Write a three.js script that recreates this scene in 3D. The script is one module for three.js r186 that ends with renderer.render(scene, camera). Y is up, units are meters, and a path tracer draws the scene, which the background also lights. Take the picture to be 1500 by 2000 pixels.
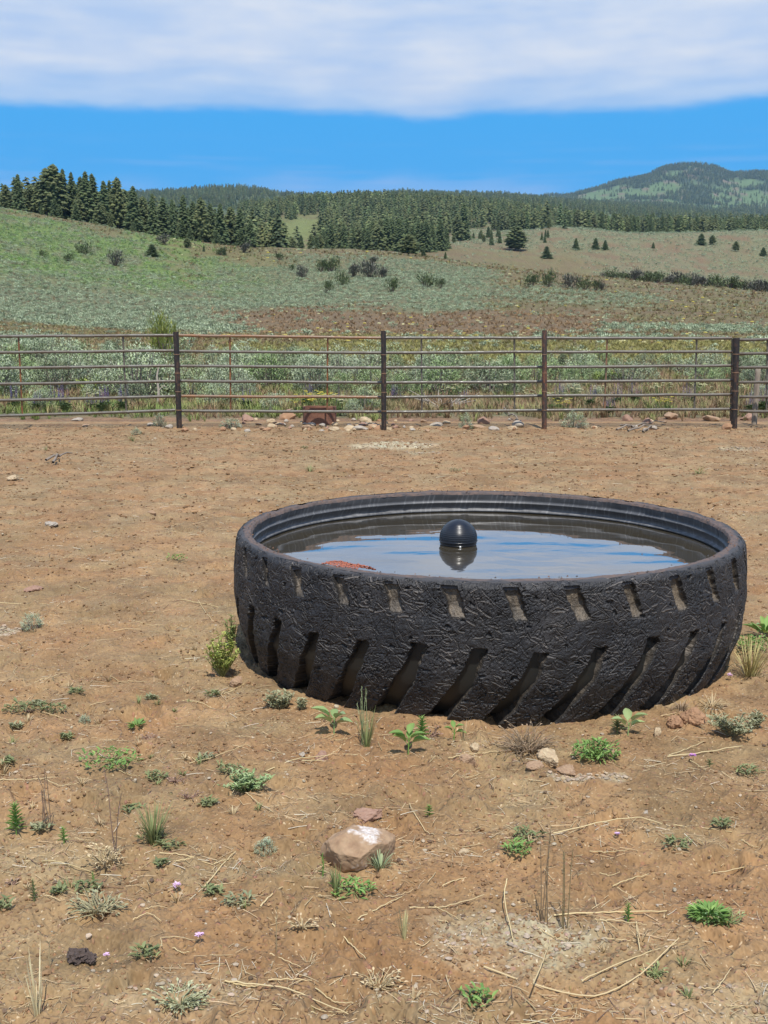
import * as THREE from 'three';
import { mergeGeometries, mergeVertices, toCreasedNormals } from 'three/addons/utils/BufferGeometryUtils.js';
import { createNoise2D, createNoise3D } from 'simplex-noise';

// ---------------------------------------------------------------- camera, sky, sun, exposure
const FOCAL = 2160, PITCH = Math.atan(362 / FOCAL), EYE = 1.6;      // lens in photo pixels (1500 x 2000), downward pitch, eye height
const scene = new THREE.Scene();
const camera = new THREE.PerspectiveCamera(2 * Math.atan(1000 / FOCAL) * 180 / Math.PI, 0.75, 0.05, 20000);
camera.position.set(0, EYE, 0);
camera.rotation.x = -PITCH;
const renderer = new THREE.WebGLRenderer();
renderer.toneMapping = THREE.LinearToneMapping;
renderer.toneMappingExposure = 1.04;
renderer.shadowMap.enabled = true;
const sun = new THREE.DirectionalLight(new THREE.Color(1, 0.955, 0.88), 5.0);
{ const el = 62 * Math.PI / 180, az = 8 * Math.PI / 180;           // high, behind the camera and a little to the right
  sun.position.set(Math.sin(az) * Math.cos(el) * 60, Math.sin(el) * 60, Math.cos(az) * Math.cos(el) * 60); }
sun.castShadow = true;
sun.shadow.camera.left = -30; sun.shadow.camera.right = 30; sun.shadow.camera.top = 30; sun.shadow.camera.bottom = -30; sun.shadow.camera.far = 160;
sun.shadow.mapSize.set(4096, 4096);
scene.add(sun, sun.target);
scene.fog = new THREE.FogExp2(new THREE.Color(0.34, 0.62, 1.0), 0.000042);

// ---------------------------------------------------------------- chance and noise
function rng32(seed) { let a = seed >>> 0; return () => { a = (a + 0x6d2b79f5) | 0; let t = Math.imul(a ^ (a >>> 15), 1 | a); t = (t + Math.imul(t ^ (t >>> 7), 61 | t)) ^ t; return ((t ^ (t >>> 14)) >>> 0) / 4294967296; }; }
const N2 = createNoise2D(rng32(11)), N2b = createNoise2D(rng32(12)), N3 = createNoise3D(rng32(13));
const fbm = (x, y, o = 4, g = 0.5) => { let s = 0, a = 1, t = 0; for (let i = 0; i < o; i++) { s += a * N2(x, y); t += a; a *= g; x = x * 2.03 + 17.1; y = y * 2.03 - 9.7; } return s / t; };
const fbm3 = (x, y, z, o = 3) => { let s = 0, a = 1, t = 0; for (let i = 0; i < o; i++) { s += a * N3(x, y, z); t += a; a *= 0.5; x *= 2.1; y *= 2.1; z *= 2.1; } return s / t; };
const clamp = (x, a = 0, b = 1) => Math.min(b, Math.max(a, x));
const lerp = (a, b, t) => a + (b - a) * t;
const sstep = (a, b, x) => { const t = clamp((x - a) / (b - a)); return t * t * (3 - 2 * t); };
const mix3 = (a, b, t) => [lerp(a[0], b[0], t), lerp(a[1], b[1], t), lerp(a[2], b[2], t)];

// ---------------------------------------------------------------- sky: blue air, a high sheet of cloud that starts ten degrees up and breaks towards the zenith, all round
{
  const W = 3072, H = 1536, d = new Float32Array(W * H * 4);
  for (let j = 0; j < H; j++) {
    const el = ((j + 0.5) / H - 0.5) * Math.PI, e = el * 180 / Math.PI;
    for (let i = 0; i < W; i++) {
      const az = ((i + 0.5) / W - 0.5) * 2 * Math.PI, k = 4 * (j * W + i);
      const cx = Math.cos(az), cz = Math.sin(az);
      const low = Math.exp(-Math.max(e, 0) / 4.5);
      let c = mix3([0.048, 0.395, 0.885], [0.12, 0.48, 0.90], low);
      c = mix3(c, [0.045, 0.20, 0.60], sstep(14, 60, e));
      if (e > 0) {
        const p = 1 / Math.max(Math.tan(el), 0.02), wx = cx * p, wz = cz * p;               // place on the sheet, in sheet heights
        const edge = 10.35 + 0.3 * N2(cx * 2 + 4, cz * 2) + 0.2 * N2(cx * 7 + 4, cz * 7) + 0.10 * fbm(az * 26, e * 2.5, 3);
        let m = 0.62 * sstep(edge - 0.28, edge + 0.35, e) + 0.38 * sstep(edge - 0.1, edge + 1.9 + 0.8 * N2b(az * 4, 3), e);
        const gaps = fbm(wx * 0.9 + 3.3, wz * 0.9 + 8.1, 5, 0.55);
        m *= 1 - sstep(30, 50, e) * sstep(-0.42, 0.3, gaps + 0.3);
        const b = fbm(az * 5 + 2, e * 0.42 + 0.3 * N2(az * 3, e * 0.2), 5, 0.55), b2 = fbm(az * 9, e * 1.6 + 5, 4, 0.55);
        const t = clamp(0.5 + 0.75 * b + 0.3 * b2);
        const veil = 0.18 * sstep(0.1, 0.6, fbm(az * 4 + 9, e * 2.6, 4)) * sstep(9.6, 7.5, e) + 0.42 * sstep(7.7, 6.7, e + 0.5 * fbm(az * 7, e * 0.6, 3)) * sstep(-0.3, 0.35, fbm(az * 2.6 + 5.4, 2, 3));
        c = mix3(c, [0.42, 0.56, 0.86], clamp(veil));
        const cl = mix3([0.53, 0.645, 0.85], [0.72, 0.775, 0.87], t);
        c = mix3(c, cl, m * (0.88 + 0.12 * t));
      }
      d[k] = c[0]; d[k + 1] = c[1]; d[k + 2] = c[2]; d[k + 3] = 1;
    }
  }
  const sky = new THREE.DataTexture(d, W, H, THREE.RGBAFormat, THREE.FloatType);
  sky.mapping = THREE.EquirectangularReflectionMapping; sky.magFilter = sky.minFilter = THREE.LinearFilter; sky.needsUpdate = true;
  scene.background = sky; scene.environment = sky;
}

// ---------------------------------------------------------------- where things stand
const tanAt = (py) => Math.tan(Math.atan((1000 - py) / FOCAL) - PITCH);                     // slope of the line of sight through a photo row
const alongZ = (z, y) => z * Math.cos(PITCH) - (y - EYE) * Math.sin(PITCH);
const sideways = (px, z, y) => (px - 750) * alongZ(z, y) / FOCAL;
function ground(px, py, y = 0) { const z = (y - EYE) / tanAt(py); return { x: sideways(px, z, y), z: -z, y, m: alongZ(z, y) / FOCAL }; }   // a spot of the level corral; m = metres per photo pixel there
function pchip(xs, ys, x) {
  const n = xs.length;
  if (x <= xs[0]) return ys[0]; if (x >= xs[n - 1]) return ys[n - 1];
  let i = 0; while (x > xs[i + 1]) i++;
  const sl = (k) => (ys[k + 1] - ys[k]) / (xs[k + 1] - xs[k]);
  const der = (k) => { if (k === 0) return sl(0); if (k === n - 1) return sl(n - 2); const a = sl(k - 1), b = sl(k); return a * b <= 0 ? 0 : 2 * a * b / (a + b); };
  const h = xs[i + 1] - xs[i], t = (x - xs[i]) / h, d0 = der(i), d1 = der(i + 1);
  return ys[i] * (1 + 2 * t) * (1 - t) ** 2 + d0 * h * t * (1 - t) ** 2 + ys[i + 1] * t * t * (3 - 2 * t) + d1 * h * t * t * (t - 1);
}
// the range beyond the fence, surveyed in rows across the view: distance, then [column, row] pairs of the land's surface there
const EDGE = 18.9;
const survey = [
  [80, 0, 655, 250, 657, 500, 662, 1000, 664, 1500, 668],
  [120, 0, 632, 250, 646, 500, 649, 1000, 651, 1500, 654],
  [180, 0, 583, 250, 607, 500, 613, 750, 604, 1000, 613, 1500, 621],
  [260, 0, 500, 250, 537, 500, 560, 750, 549, 1000, 563, 1250, 581, 1500, 597],
  [370, 0, 404, 120, 424, 250, 450, 400, 473, 500, 484, 743, 491, 1000, 522, 1200, 545, 1500, 572],
  [480, 0, 425, 250, 462, 500, 498, 743, 503, 900, 505, 1000, 529, 1200, 549, 1500, 576],
  [600, 0, 442, 500, 505, 700, 497, 850, 480, 1000, 492, 1200, 502, 1500, 522],
  [760, 0, 445, 250, 462, 500, 472, 620, 467, 750, 470, 900, 462, 1000, 456, 1080, 444, 1250, 456, 1500, 450],
  [920, 0, 445, 500, 450, 580, 438, 700, 438, 900, 442, 1080, 450, 1250, 462, 1500, 458],
  [1350, 0, 440, 400, 420, 550, 404, 700, 396, 900, 400, 1000, 417, 1250, 447, 1500, 452],
  [2000, 0, 430, 300, 408, 560, 412, 750, 405, 1000, 408, 1250, 430, 1500, 444],
  [3200, 0, 396, 300, 382, 400, 375, 480, 372, 560, 384, 640, 390, 800, 382, 950, 386, 1100, 399, 1500, 432],
  [4500, 0, 420, 500, 400, 900, 392, 1000, 391, 1100, 400, 1200, 400, 1300, 404, 1500, 408],
  [6200, 0, 430, 800, 410, 1000, 390, 1050, 386, 1100, 382, 1150, 372, 1200, 356, 1250, 345, 1290, 329, 1340, 323, 1380, 328, 1420, 340, 1500, 338, 1700, 352, 2300, 400],
  [7800, 0, 445, 800, 420, 1100, 410, 1340, 380, 1500, 385, 2300, 420],
].map(([d, ...p]) => ({ d, xs: p.filter((_, i) => i % 2 === 0), ts: p.filter((_, i) => i % 2).map(tanAt) }));
const near = [[EDGE, 0], [24, 0], [32, 0.03], [48, 0.25]];
const surveyLogs = [...near.map((r) => Math.log(r[0])), ...survey.map((r) => Math.log(r.d))];
function slopeRow(px) { return [...near.map(([d, h]) => (h - EYE) / d), ...survey.map((r) => pchip(r.xs, r.ts, px))]; }
const rowCache = new Map();
function landHeight(x, z) {
  const d = -z; if (d <= EDGE) return 0;
  const px = Math.round((750 + FOCAL * x / (d * 0.986)) / 4), k = clamp(px, -250, 625);
  let row = rowCache.get(k); if (!row) { row = slopeRow(k * 4); rowCache.set(k, row); }
  const base = EYE + d * pchip(surveyLogs, row, Math.log(d));
  const rough = sstep(EDGE, EDGE + 4, d);
  return base + rough * (0.05 * fbm(x * 0.35, z * 0.35, 3) + sstep(60, 200, d) * 0.8 * fbm(x * 0.022, z * 0.022, 3) + sstep(900, 2500, d) * d * 0.0022 * fbm(x * 0.004, z * 0.004, 4));
}
const columnOf = (x, z) => 750 + FOCAL * x / (-z * 0.986);
function land(px, d) { const x = (px - 750) * d * 0.986 / FOCAL, y = landHeight(x, -d); const x2 = sideways(px, d, y); return { x: x2, z: -d, y: landHeight(x2, -d), m: alongZ(d, y) / FOCAL }; }

// ---------------------------------------------------------------- naming and building
const taken = new Map();
function numbered(n) { const k = taken.get(n) ?? 0; taken.set(n, k + 1); return k ? n + '_' + String(k).padStart(3, '0') : n; }
function shadows(o) { o.traverse((c) => { if (c.isMesh) { c.castShadow = c.receiveShadow = true; } }); return o; }
function tag(o, label, category, group, kind) { if (label) o.userData.label = label; if (category) o.userData.category = category; if (group) o.userData.group = group; if (kind) o.userData.kind = kind; return o; }
function top(o, name, label, category, group, kind) { o.name = numbered(name); tag(o, label, category, group, kind); scene.add(o); return shadows(o); }
function mesh(name, geo, mat, parent) { const m = new THREE.Mesh(geo, mat); m.name = name; if (parent) parent.add(m); return m; }
function put(o, p, turn = 0, s = 1, sink = 0) { o.position.set(p.x, p.y - sink, p.z); o.rotation.y = turn; if (typeof s === 'number') o.scale.setScalar(s); else o.scale.set(...s); return o; }

class Shape3 {                                                                             // collects coloured triangles
  constructor() { this.p = []; this.c = []; this.i = []; }
  v(x, y, z, c) { this.p.push(x, y, z); this.c.push(c[0], c[1], c[2]); return this.p.length / 3 - 1; }
  tri(a, b, d, c) { const n = this.v(...a, c); this.v(...b, c); this.v(...d, c); this.i.push(n, n + 1, n + 2); }
  strip(rows, close, c) {                                                                   // rows of points joined by quads
    const cols = rows[0].length, s = this.p.length / 3;
    rows.forEach((r, k) => r.forEach((q) => this.v(...q, typeof c === 'function' ? c(k / (rows.length - 1), q) : c)));
    for (let k = 0; k + 1 < rows.length; k++) for (let j = 0; j < (close ? cols : cols - 1); j++) { const a = s + k * cols + j, b = s + k * cols + (j + 1) % cols; this.i.push(a, b, a + cols, b, b + cols, a + cols); }
  }
  tube(pts, r0, r1, sides, c) {
    const rows = [];
    for (let k = 0; k < pts.length; k++) {
      const a = pts[Math.max(0, k - 1)], b = pts[Math.min(pts.length - 1, k + 1)];
      const t = new THREE.Vector3(b[0] - a[0], b[1] - a[1], b[2] - a[2]).normalize();
      const u = new THREE.Vector3(Math.abs(t.y) > 0.9 ? 1 : 0, Math.abs(t.y) > 0.9 ? 0 : 1, 0).cross(t).normalize(), w = t.clone().cross(u);
      const r = lerp(r0, r1, k / (pts.length - 1)), row = [];
      for (let s = 0; s < sides; s++) { const q = s / sides * 2 * Math.PI, cu = Math.cos(q) * r, cw = Math.sin(q) * r; row.push([pts[k][0] + u.x * cu + w.x * cw, pts[k][1] + u.y * cu + w.y * cw, pts[k][2] + u.z * cu + w.z * cw]); }
      rows.push(row);
    }
    this.strip(rows, true, c);
  }
  blade(p, dir, len, w, droop, seg, c, c2) {                                                // a thin leaf that bends down along its length
    const d = new THREE.Vector3(...dir).normalize(), side = new THREE.Vector3(-d.z, 0, d.x); if (side.lengthSq() < 1e-4) side.set(1, 0, 0); side.normalize();
    const rows = []; let x = p[0], y = p[1], z = p[2];
    for (let k = 0; k <= seg; k++) {
      const t = k / seg, ww = w * (k === seg ? 0.08 : Math.sqrt(Math.max(0.02, Math.sin(Math.PI * (0.22 + 0.76 * t))))) / 2;
      rows.push([[x - side.x * ww, y, z - side.z * ww], [x + side.x * ww, y, z + side.z * ww]]);
      x += d.x * len / seg; y += d.y * len / seg; z += d.z * len / seg; d.y -= droop / seg; d.normalize();
    }
    this.strip(rows, false, c2 ? (t) => mix3(c, c2, t) : c);
  }
  leaf(p, dir, up, len, w, c, fold = 0.15) {                                                // a broad leaf: six faces folded along the midrib
    const d = new THREE.Vector3(...dir).normalize(), s = d.clone().cross(new THREE.Vector3(...up)).normalize(), n = s.clone().cross(d);
    const at = (t, q, h) => [p[0] + d.x * len * t + s.x * w * q + n.x * h * len, p[1] + d.y * len * t + s.y * w * q + n.y * h * len, p[2] + d.z * len * t + s.z * w * q + n.z * h * len];
    const prof = [[0, 0.03], [0.2, 0.4], [0.48, 0.5], [0.78, 0.3], [1, 0.02]];
    this.strip(prof.map(([t, q]) => [at(t, -q, fold * q * 2 - 0.25 * t * t), at(t, 0, -0.25 * t * t), at(t, q, fold * q * 2 - 0.25 * t * t)]), false, (t, q) => c);
  }
  geo(smooth = true) {
    const g = new THREE.BufferGeometry();
    g.setAttribute('position', new THREE.Float32BufferAttribute(this.p, 3)); g.setAttribute('color', new THREE.Float32BufferAttribute(this.c, 3));
    g.setIndex(this.i); g.computeVertexNormals(); return g;
  }
}
const ORD = ['first', 'second', 'third', 'fourth', 'fifth', 'sixth', 'seventh', 'eighth', 'ninth', 'tenth', 'eleventh', 'twelfth', 'thirteenth', 'fourteenth', 'fifteenth', 'sixteenth', 'seventeenth', 'eighteenth', 'nineteenth', 'twentieth'];
function ordinals(list, keyOf, posOf, done) {                                               // tells look-alikes apart by their order from the left
  const by = new Map(); for (const q of list) { const k = keyOf(q); if (!by.has(k)) by.set(k, []); by.get(k).push(q); }
  for (const [k, a] of by) { a.sort((p, q) => posOf(p) - posOf(q)); a.forEach((q, i) => done(q, a.length > 1 ? ORD[i] ?? 'later' : '', k)); }
}
const vmat = (o = {}) => new THREE.MeshStandardMaterial({ vertexColors: true, roughness: 0.9, side: THREE.DoubleSide, ...o });
const M = {
  leaf: vmat({ roughness: 0.75 }), dry: vmat({ roughness: 0.85 }), wood: vmat({ roughness: 0.95 }), sage: vmat({ roughness: 0.95 }), conifer: vmat({ roughness: 0.9 }), bark: vmat({ roughness: 1 }),
  freshLeaf: new THREE.MeshPhysicalMaterial({ vertexColors: true, roughness: 0.7, side: THREE.DoubleSide, transmission: 0.3, thickness: 0 }),
  rock: vmat({ roughness: 0.95 }), flower: vmat({ roughness: 0.8 }),
};
function jitter(c, r, k = 0.2) { const f = 1 + (r() - 0.5) * 2 * k; return [c[0] * f * (1 + (r() - 0.5) * k * 0.5), c[1] * f, c[2] * f * (1 + (r() - 0.5) * k * 0.5)]; }
function scatter(name, geo, mat, items, label, category) {                                  // uncountable cover: one object
  const im = new THREE.InstancedMesh(geo, mat, items.length), o = new THREE.Object3D(), c = new THREE.Color();
  items.forEach((q, k) => { o.position.set(q.x, q.y, q.z); o.rotation.set(q.rx ?? 0, q.ry ?? 0, q.rz ?? 0, 'YXZ'); if (q.s3) o.scale.set(...q.s3); else o.scale.setScalar(q.s ?? 1); o.updateMatrix(); im.setMatrixAt(k, o.matrix); if (q.c) im.setColorAt(k, c.setRGB(...q.c)); });
  return top(im, name, label, category, null, 'stuff');
}
// repeating noise for textures
function tileNoise(seed) {
  const r = rng32(seed), P = new Float32Array(65536).map(() => r());
  const h = (x, y, n) => P[(((y % n) + n) % n * 251 + ((x % n) + n) % n * 7 + n * 13) & 65535];
  return (u, v, n) => { const x = u * n, y = v * n, i = Math.floor(x), j = Math.floor(y), a = x - i, b = y - j, s = a * a * (3 - 2 * a), t = b * b * (3 - 2 * b); return lerp(lerp(h(i, j, n), h(i + 1, j, n), s), lerp(h(i, j + 1, n), h(i + 1, j + 1, n), s), t) * 2 - 1; };
}
function dataTex(W, H, fn, srgb, repeat = 1) {
  const d = new Uint8Array(W * H * 4);
  for (let j = 0; j < H; j++) for (let i = 0; i < W; i++) { const c = fn((i + 0.5) / W, (j + 0.5) / H, i, j), k = 4 * (j * W + i); for (let q = 0; q < 3; q++) d[k + q] = clamp(typeof c === 'number' ? c : c[q]) * 255; d[k + 3] = 255; }
  const t = new THREE.DataTexture(d, W, H); t.wrapS = t.wrapT = THREE.RepeatWrapping; t.magFilter = t.minFilter = THREE.LinearFilter; if (srgb) t.colorSpace = THREE.SRGBColorSpace; t.repeat.set(repeat, repeat); t.needsUpdate = true; return t;
}
const toS = (x) => x <= 0.0031308 ? 12.92 * x : 1.055 * Math.pow(x, 1 / 2.4) - 0.055;
const enc = (c) => [toS(clamp(c[0])), toS(clamp(c[1])), toS(clamp(c[2]))];

// ---------------------------------------------------------------- the corral: trampled soil
const soil = (() => {
  const S = 2048, h = new Float32Array(S * S), c = new Float32Array(S * S * 3), n1 = tileNoise(21), n2 = tileNoise(22), r = rng32(23);
  for (let j = 0; j < S; j++) for (let i = 0; i < S; i++) {
    const u = i / S, v = j / S, k = j * S + i;
    const a = n1(u, v, 7), b = n2(u, v, 23), d = n1(u, v, 71), e = n2(u, v, 190), f = n1(u, v, 509);
    const rid = 1 - Math.abs(n2(u + 0.02 * b, v + 0.02 * d, 37));
    h[k] = 0.3 * b + 0.28 * d + 0.2 * e + 0.12 * f + 0.22 * rid * rid;
    const t = 0.5 + 0.16 * a + 0.2 * b + 0.12 * d + 0.12 * e + 0.2 * f, q = mix3([0.155, 0.093, 0.041], [0.345, 0.220, 0.108], clamp(t));
    const red = clamp(0.5 + 0.6 * n2(u, v, 11)); c[3 * k] = q[0] * lerp(0.97, 1.05, red); c[3 * k + 1] = q[1] * lerp(1.06, 0.95, red); c[3 * k + 2] = q[2] * lerp(1.1, 0.9, red);
  }
  for (let s = 0; s < 30000; s++) {                                                        // grit: crumbs of soil, pale seed husks, dark flecks
    const kind = r(), x0 = r() * S, y0 = r() * S, rad = kind < 0.7 ? 1.4 + 4 * r() ** 3 : 0.7 + 0.9 * r(), lon = kind < 0.7 ? 1 : 1 + 2.2 * r(), an = r() * 6.3, ca = Math.cos(an), sa = Math.sin(an);
    const tint = kind < 0.7 ? [0.26 + 0.12 * r(), 0.15 + 0.07 * r(), 0.08 + 0.05 * r()] : kind < 0.88 ? [0.55, 0.43, 0.27] : [0.10, 0.06, 0.035], R = Math.ceil(rad * lon);
    for (let dy = -R; dy <= R; dy++) for (let dx = -R; dx <= R; dx++) {
      const a = (dx * ca + dy * sa) / lon / rad, b = (-dx * sa + dy * ca) / rad, q = a * a + b * b; if (q > 1) continue;
      const k = (((y0 + dy) | 0) + S) % S * S + (((x0 + dx) | 0) + S) % S; h[k] += (kind < 0.7 ? 0.4 : 0.12) * (1 - q) * Math.min(1, rad / 4);
      for (let w = 0; w < 3; w++) c[3 * k + w] = lerp(c[3 * k + w], tint[w], kind < 0.7 ? 0.45 : 0.75);
    }
  }
  const map = dataTex(S, S, (u, v, i, j) => { const k = j * S + i; return enc([c[3 * k], c[3 * k + 1], c[3 * k + 2]]); }, true);
  const bump = dataTex(S, S, (u, v, i, j) => 0.5 + 0.33 * h[j * S + i], false);
  return { map, bump };
})();
const soilMat = new THREE.MeshStandardMaterial({ map: soil.map, bumpMap: soil.bump, bumpScale: 0.03, vertexColors: true, roughness: 1 });
const prints = (() => {                                                                     // hoof prints in a grid of cells, for quick lookup
  const r = rng32(31), cells = new Map();
  for (let k = 0; k < 2600; k++) {
    const z = -(1.5 + 17 * r()), x = (r() - 0.5) * 2 * (1 - z * 0.45), p = { x, z, r: 0.05 + 0.05 * r(), d: 0.006 + 0.02 * r() * r(), a: r() * 6.3 };
    for (let i = -1; i <= 1; i++) for (let j = -1; j <= 1; j++) { const key = Math.floor(x / 0.25 + i) + ',' + Math.floor(z / 0.25 + j); if (!cells.has(key)) cells.set(key, []); cells.get(key).push(p); }
  }
  return cells;
})();
const tyreAt = { x: 0.512, z: -5.47 };
function soilHeight(x, z) {
  const d = -z, fade = sstep(EDGE, EDGE - 1.2, d) * sstep(0.4, 1.4, d);
  let h = 0.03 * sstep(6, 9, d) * fbm(x * 2.2 + 40, z * 3.2, 4) + 0.022 * fbm(x * 0.8 + 5, z * 0.8, 3) + 0.013 * fbm(x * 4.2, z * 4.2 + 3, 3) + 0.008 * (1 - Math.abs(fbm(x * 11, z * 11 + 7, 3))) + 0.004 * N2b(x * 45, z * 45) * (d < 9 ? 1 : 0.6);
  const list = prints.get(Math.floor(x / 0.25) + ',' + Math.floor(z / 0.25));
  if (list) for (const p of list) {
    const q = Math.hypot(x - p.x, z - p.z) / p.r * (1 + 0.2 * Math.sin(3 * Math.atan2(z - p.z, x - p.x) + p.a));
    if (q < 1.7) h += q < 1 ? -p.d * (1 - q ** 4) : p.d * 0.5 * Math.max(0, 1 - Math.abs(q - 1.25) / 0.42);
  }
  const tr = Math.hypot(x - tyreAt.x, z - tyreAt.z);
  h += 0.006 * sstep(1.65, 1.2, tr);
  return h * fade;
}
const pale = [                                                                              // crusts of dried pale mud: centre column, row, half sizes in metres, strength
  [768, 872, 0.62, 0.42, 1], [828, 886, 0.25, 0.16, 0.6], [0, 1237, 0.11, 0.1, 1], [1000, 1845, 0.24, 0.15, 0.34], [1085, 1830, 0.16, 0.1, 0.26], [1150, 1527, 0.16, 0.05, 0.55], [350, 1950, 0.2, 0.1, 0.2], [1450, 878, 0.35, 0.16, 0.5], [1440, 1975, 0.3, 0.1, 0.2], [945, 1815, 0.16, 0.1, 0.25],
].map(([px, py, a, b, s]) => ({ ...ground(px, py), a, b, s }));
function soilColour(x, z) {
  const g = fbm(x * 0.5 + 2, z * 0.5, 4), g2 = fbm(x * 2.1, z * 2.1 + 9, 4), g3 = fbm(x * 7, z * 7, 3);
  let c = [1.03 + 0.12 * g + 0.1 * g2 + 0.06 * g3, 1.01 + 0.15 * g + 0.11 * g2 + 0.07 * g3, 0.98 + 0.2 * g + 0.12 * g2 + 0.08 * g3];
  const darkMottle = sstep(0.2, 0.5, fbm(x * 1.5 + 31, z * 2.6, 5)) * 0.38 + 0.18 * sstep(0.15, 0.5, fbm(x * 5 + 3, z * 8, 4)); c = mix3(c, [0.62, 0.58, 0.6], darkMottle);  // darker mottles scattered by noise over the soil colour
  const strawy = sstep(0.05, 0.5, fbm(x * 1.1 - 12, z * 1.6, 4)) * 0.35 + 0.22 * sstep(0.1, 0.5, fbm(x * 6 - 9, z * 10, 4)); c = mix3(c, [1.18, 1.32, 1.45], strawy);
  for (const p of pale) {
    const dx = (x - p.x) / p.a, dz = (z - p.z) / p.b, q = dx * dx + dz * dz; if (q > 2.2) continue;
    c = mix3(c, [1.75, 2.5, 3.4], p.s * sstep(1.15, 0.55, q + 0.55 * fbm(x * 6, z * 6, 3)) * clamp(0.75 + 0.9 * fbm(x * 21, z * 21, 3)));
  }
  return c;
}
function sheet(us, ds, height, colour, tile) {                                              // a sheet that widens with distance
  const n = us.length, m = ds.length, p = new Float32Array(n * m * 3), c = new Float32Array(n * m * 3), uv = new Float32Array(n * m * 2), ix = [];
  for (let j = 0; j < m; j++) for (let i = 0; i < n; i++) {
    const x = us[i] * ds[j], z = -ds[j], k = j * n + i, q = colour(x, z);
    p.set([x, height(x, z), z], 3 * k); c.set(q, 3 * k); uv.set([x / tile, z / tile], 2 * k);
    if (i + 1 < n && j + 1 < m) ix.push(k, k + 1, k + n, k + 1, k + n + 1, k + n);
  }
  const g = new THREE.BufferGeometry(); g.setAttribute('position', new THREE.BufferAttribute(p, 3)); g.setAttribute('color', new THREE.BufferAttribute(c, 3)); g.setAttribute('uv', new THREE.BufferAttribute(uv, 2)); g.setIndex(ix); g.computeVertexNormals(); return g;
}
const span = (a, b, n) => Array.from({ length: n }, (_, i) => lerp(a, b, i / (n - 1)));
{
  const us = [...span(-2.6, -0.46, 18).slice(0, -1), ...span(-0.46, 0.46, 610), ...span(0.46, 2.6, 18).slice(1)];
  const ds = [...span(0.6, 2.2, 26).slice(0, -1), ...span(2040, 800, 470).map((py) => -EYE / tanAt(py)).filter((d) => d > 2.2 && d < EDGE - 0.02), EDGE];
  const g = sheet(us, ds, soilHeight, soilColour, 2.6);
  const w = new THREE.PlaneGeometry(160, 100, 8, 8); w.rotateX(-Math.PI / 2); w.translate(0, -0.09, 31.4);
  const q = w.attributes.position, c2 = new Float32Array(q.count * 3).fill(1), uv2 = new Float32Array(q.count * 2); for (let k = 0; k < q.count; k++) uv2.set([q.getX(k) / 2.6, q.getZ(k) / 2.6], 2 * k);
  w.setAttribute('color', new THREE.BufferAttribute(c2, 3)); w.setAttribute('uv', new THREE.BufferAttribute(uv2, 2));
  g.deleteAttribute('normal'); w.deleteAttribute('normal');
  const all = mergeGeometries([g, w]); all.computeVertexNormals();
  top(new THREE.Mesh(all, soilMat), 'corral_ground', 'reddish brown trampled bare soil of the corral', 'ground', null, 'structure');
}

// ---------------------------------------------------------------- the range beyond the fence
const turf = (() => {
  const n1 = tileNoise(41), n2 = tileNoise(42);
  return { map: dataTex(1024, 1024, (u, v) => { const a = 0.5 * n1(u, v, 13) + 0.5 * n2(u, v, 61) + 0.5 * n1(u, v, 170) + 0.45 * n2(u, v, 400); const f = 0.78 + 0.3 * a; const g = 0.05 * n2(u, v, 29); return enc([f * (1 - g), f, f * (1 + g)]); }, true),
    bump: dataTex(1024, 1024, (u, v) => 0.5 + 0.2 * n1(u, v, 61) + 0.2 * n2(u, v, 190), false) };
})();
const turfMat = new THREE.MeshStandardMaterial({ map: turf.map, bumpMap: turf.bump, bumpScale: 0.12, vertexColors: true, roughness: 1 });
const BROWN = [0.205, 0.145, 0.075], RUSSET = [0.225, 0.15, 0.08], OLIVE = [0.205, 0.180, 0.072], GREEN = [0.18, 0.27, 0.06], YELLOW = [0.20, 0.185, 0.07], PALE = [0.235, 0.19, 0.115], DUSTY = [0.33, 0.195, 0.105], SAGEGROUND = [0.215, 0.225, 0.12];
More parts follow.
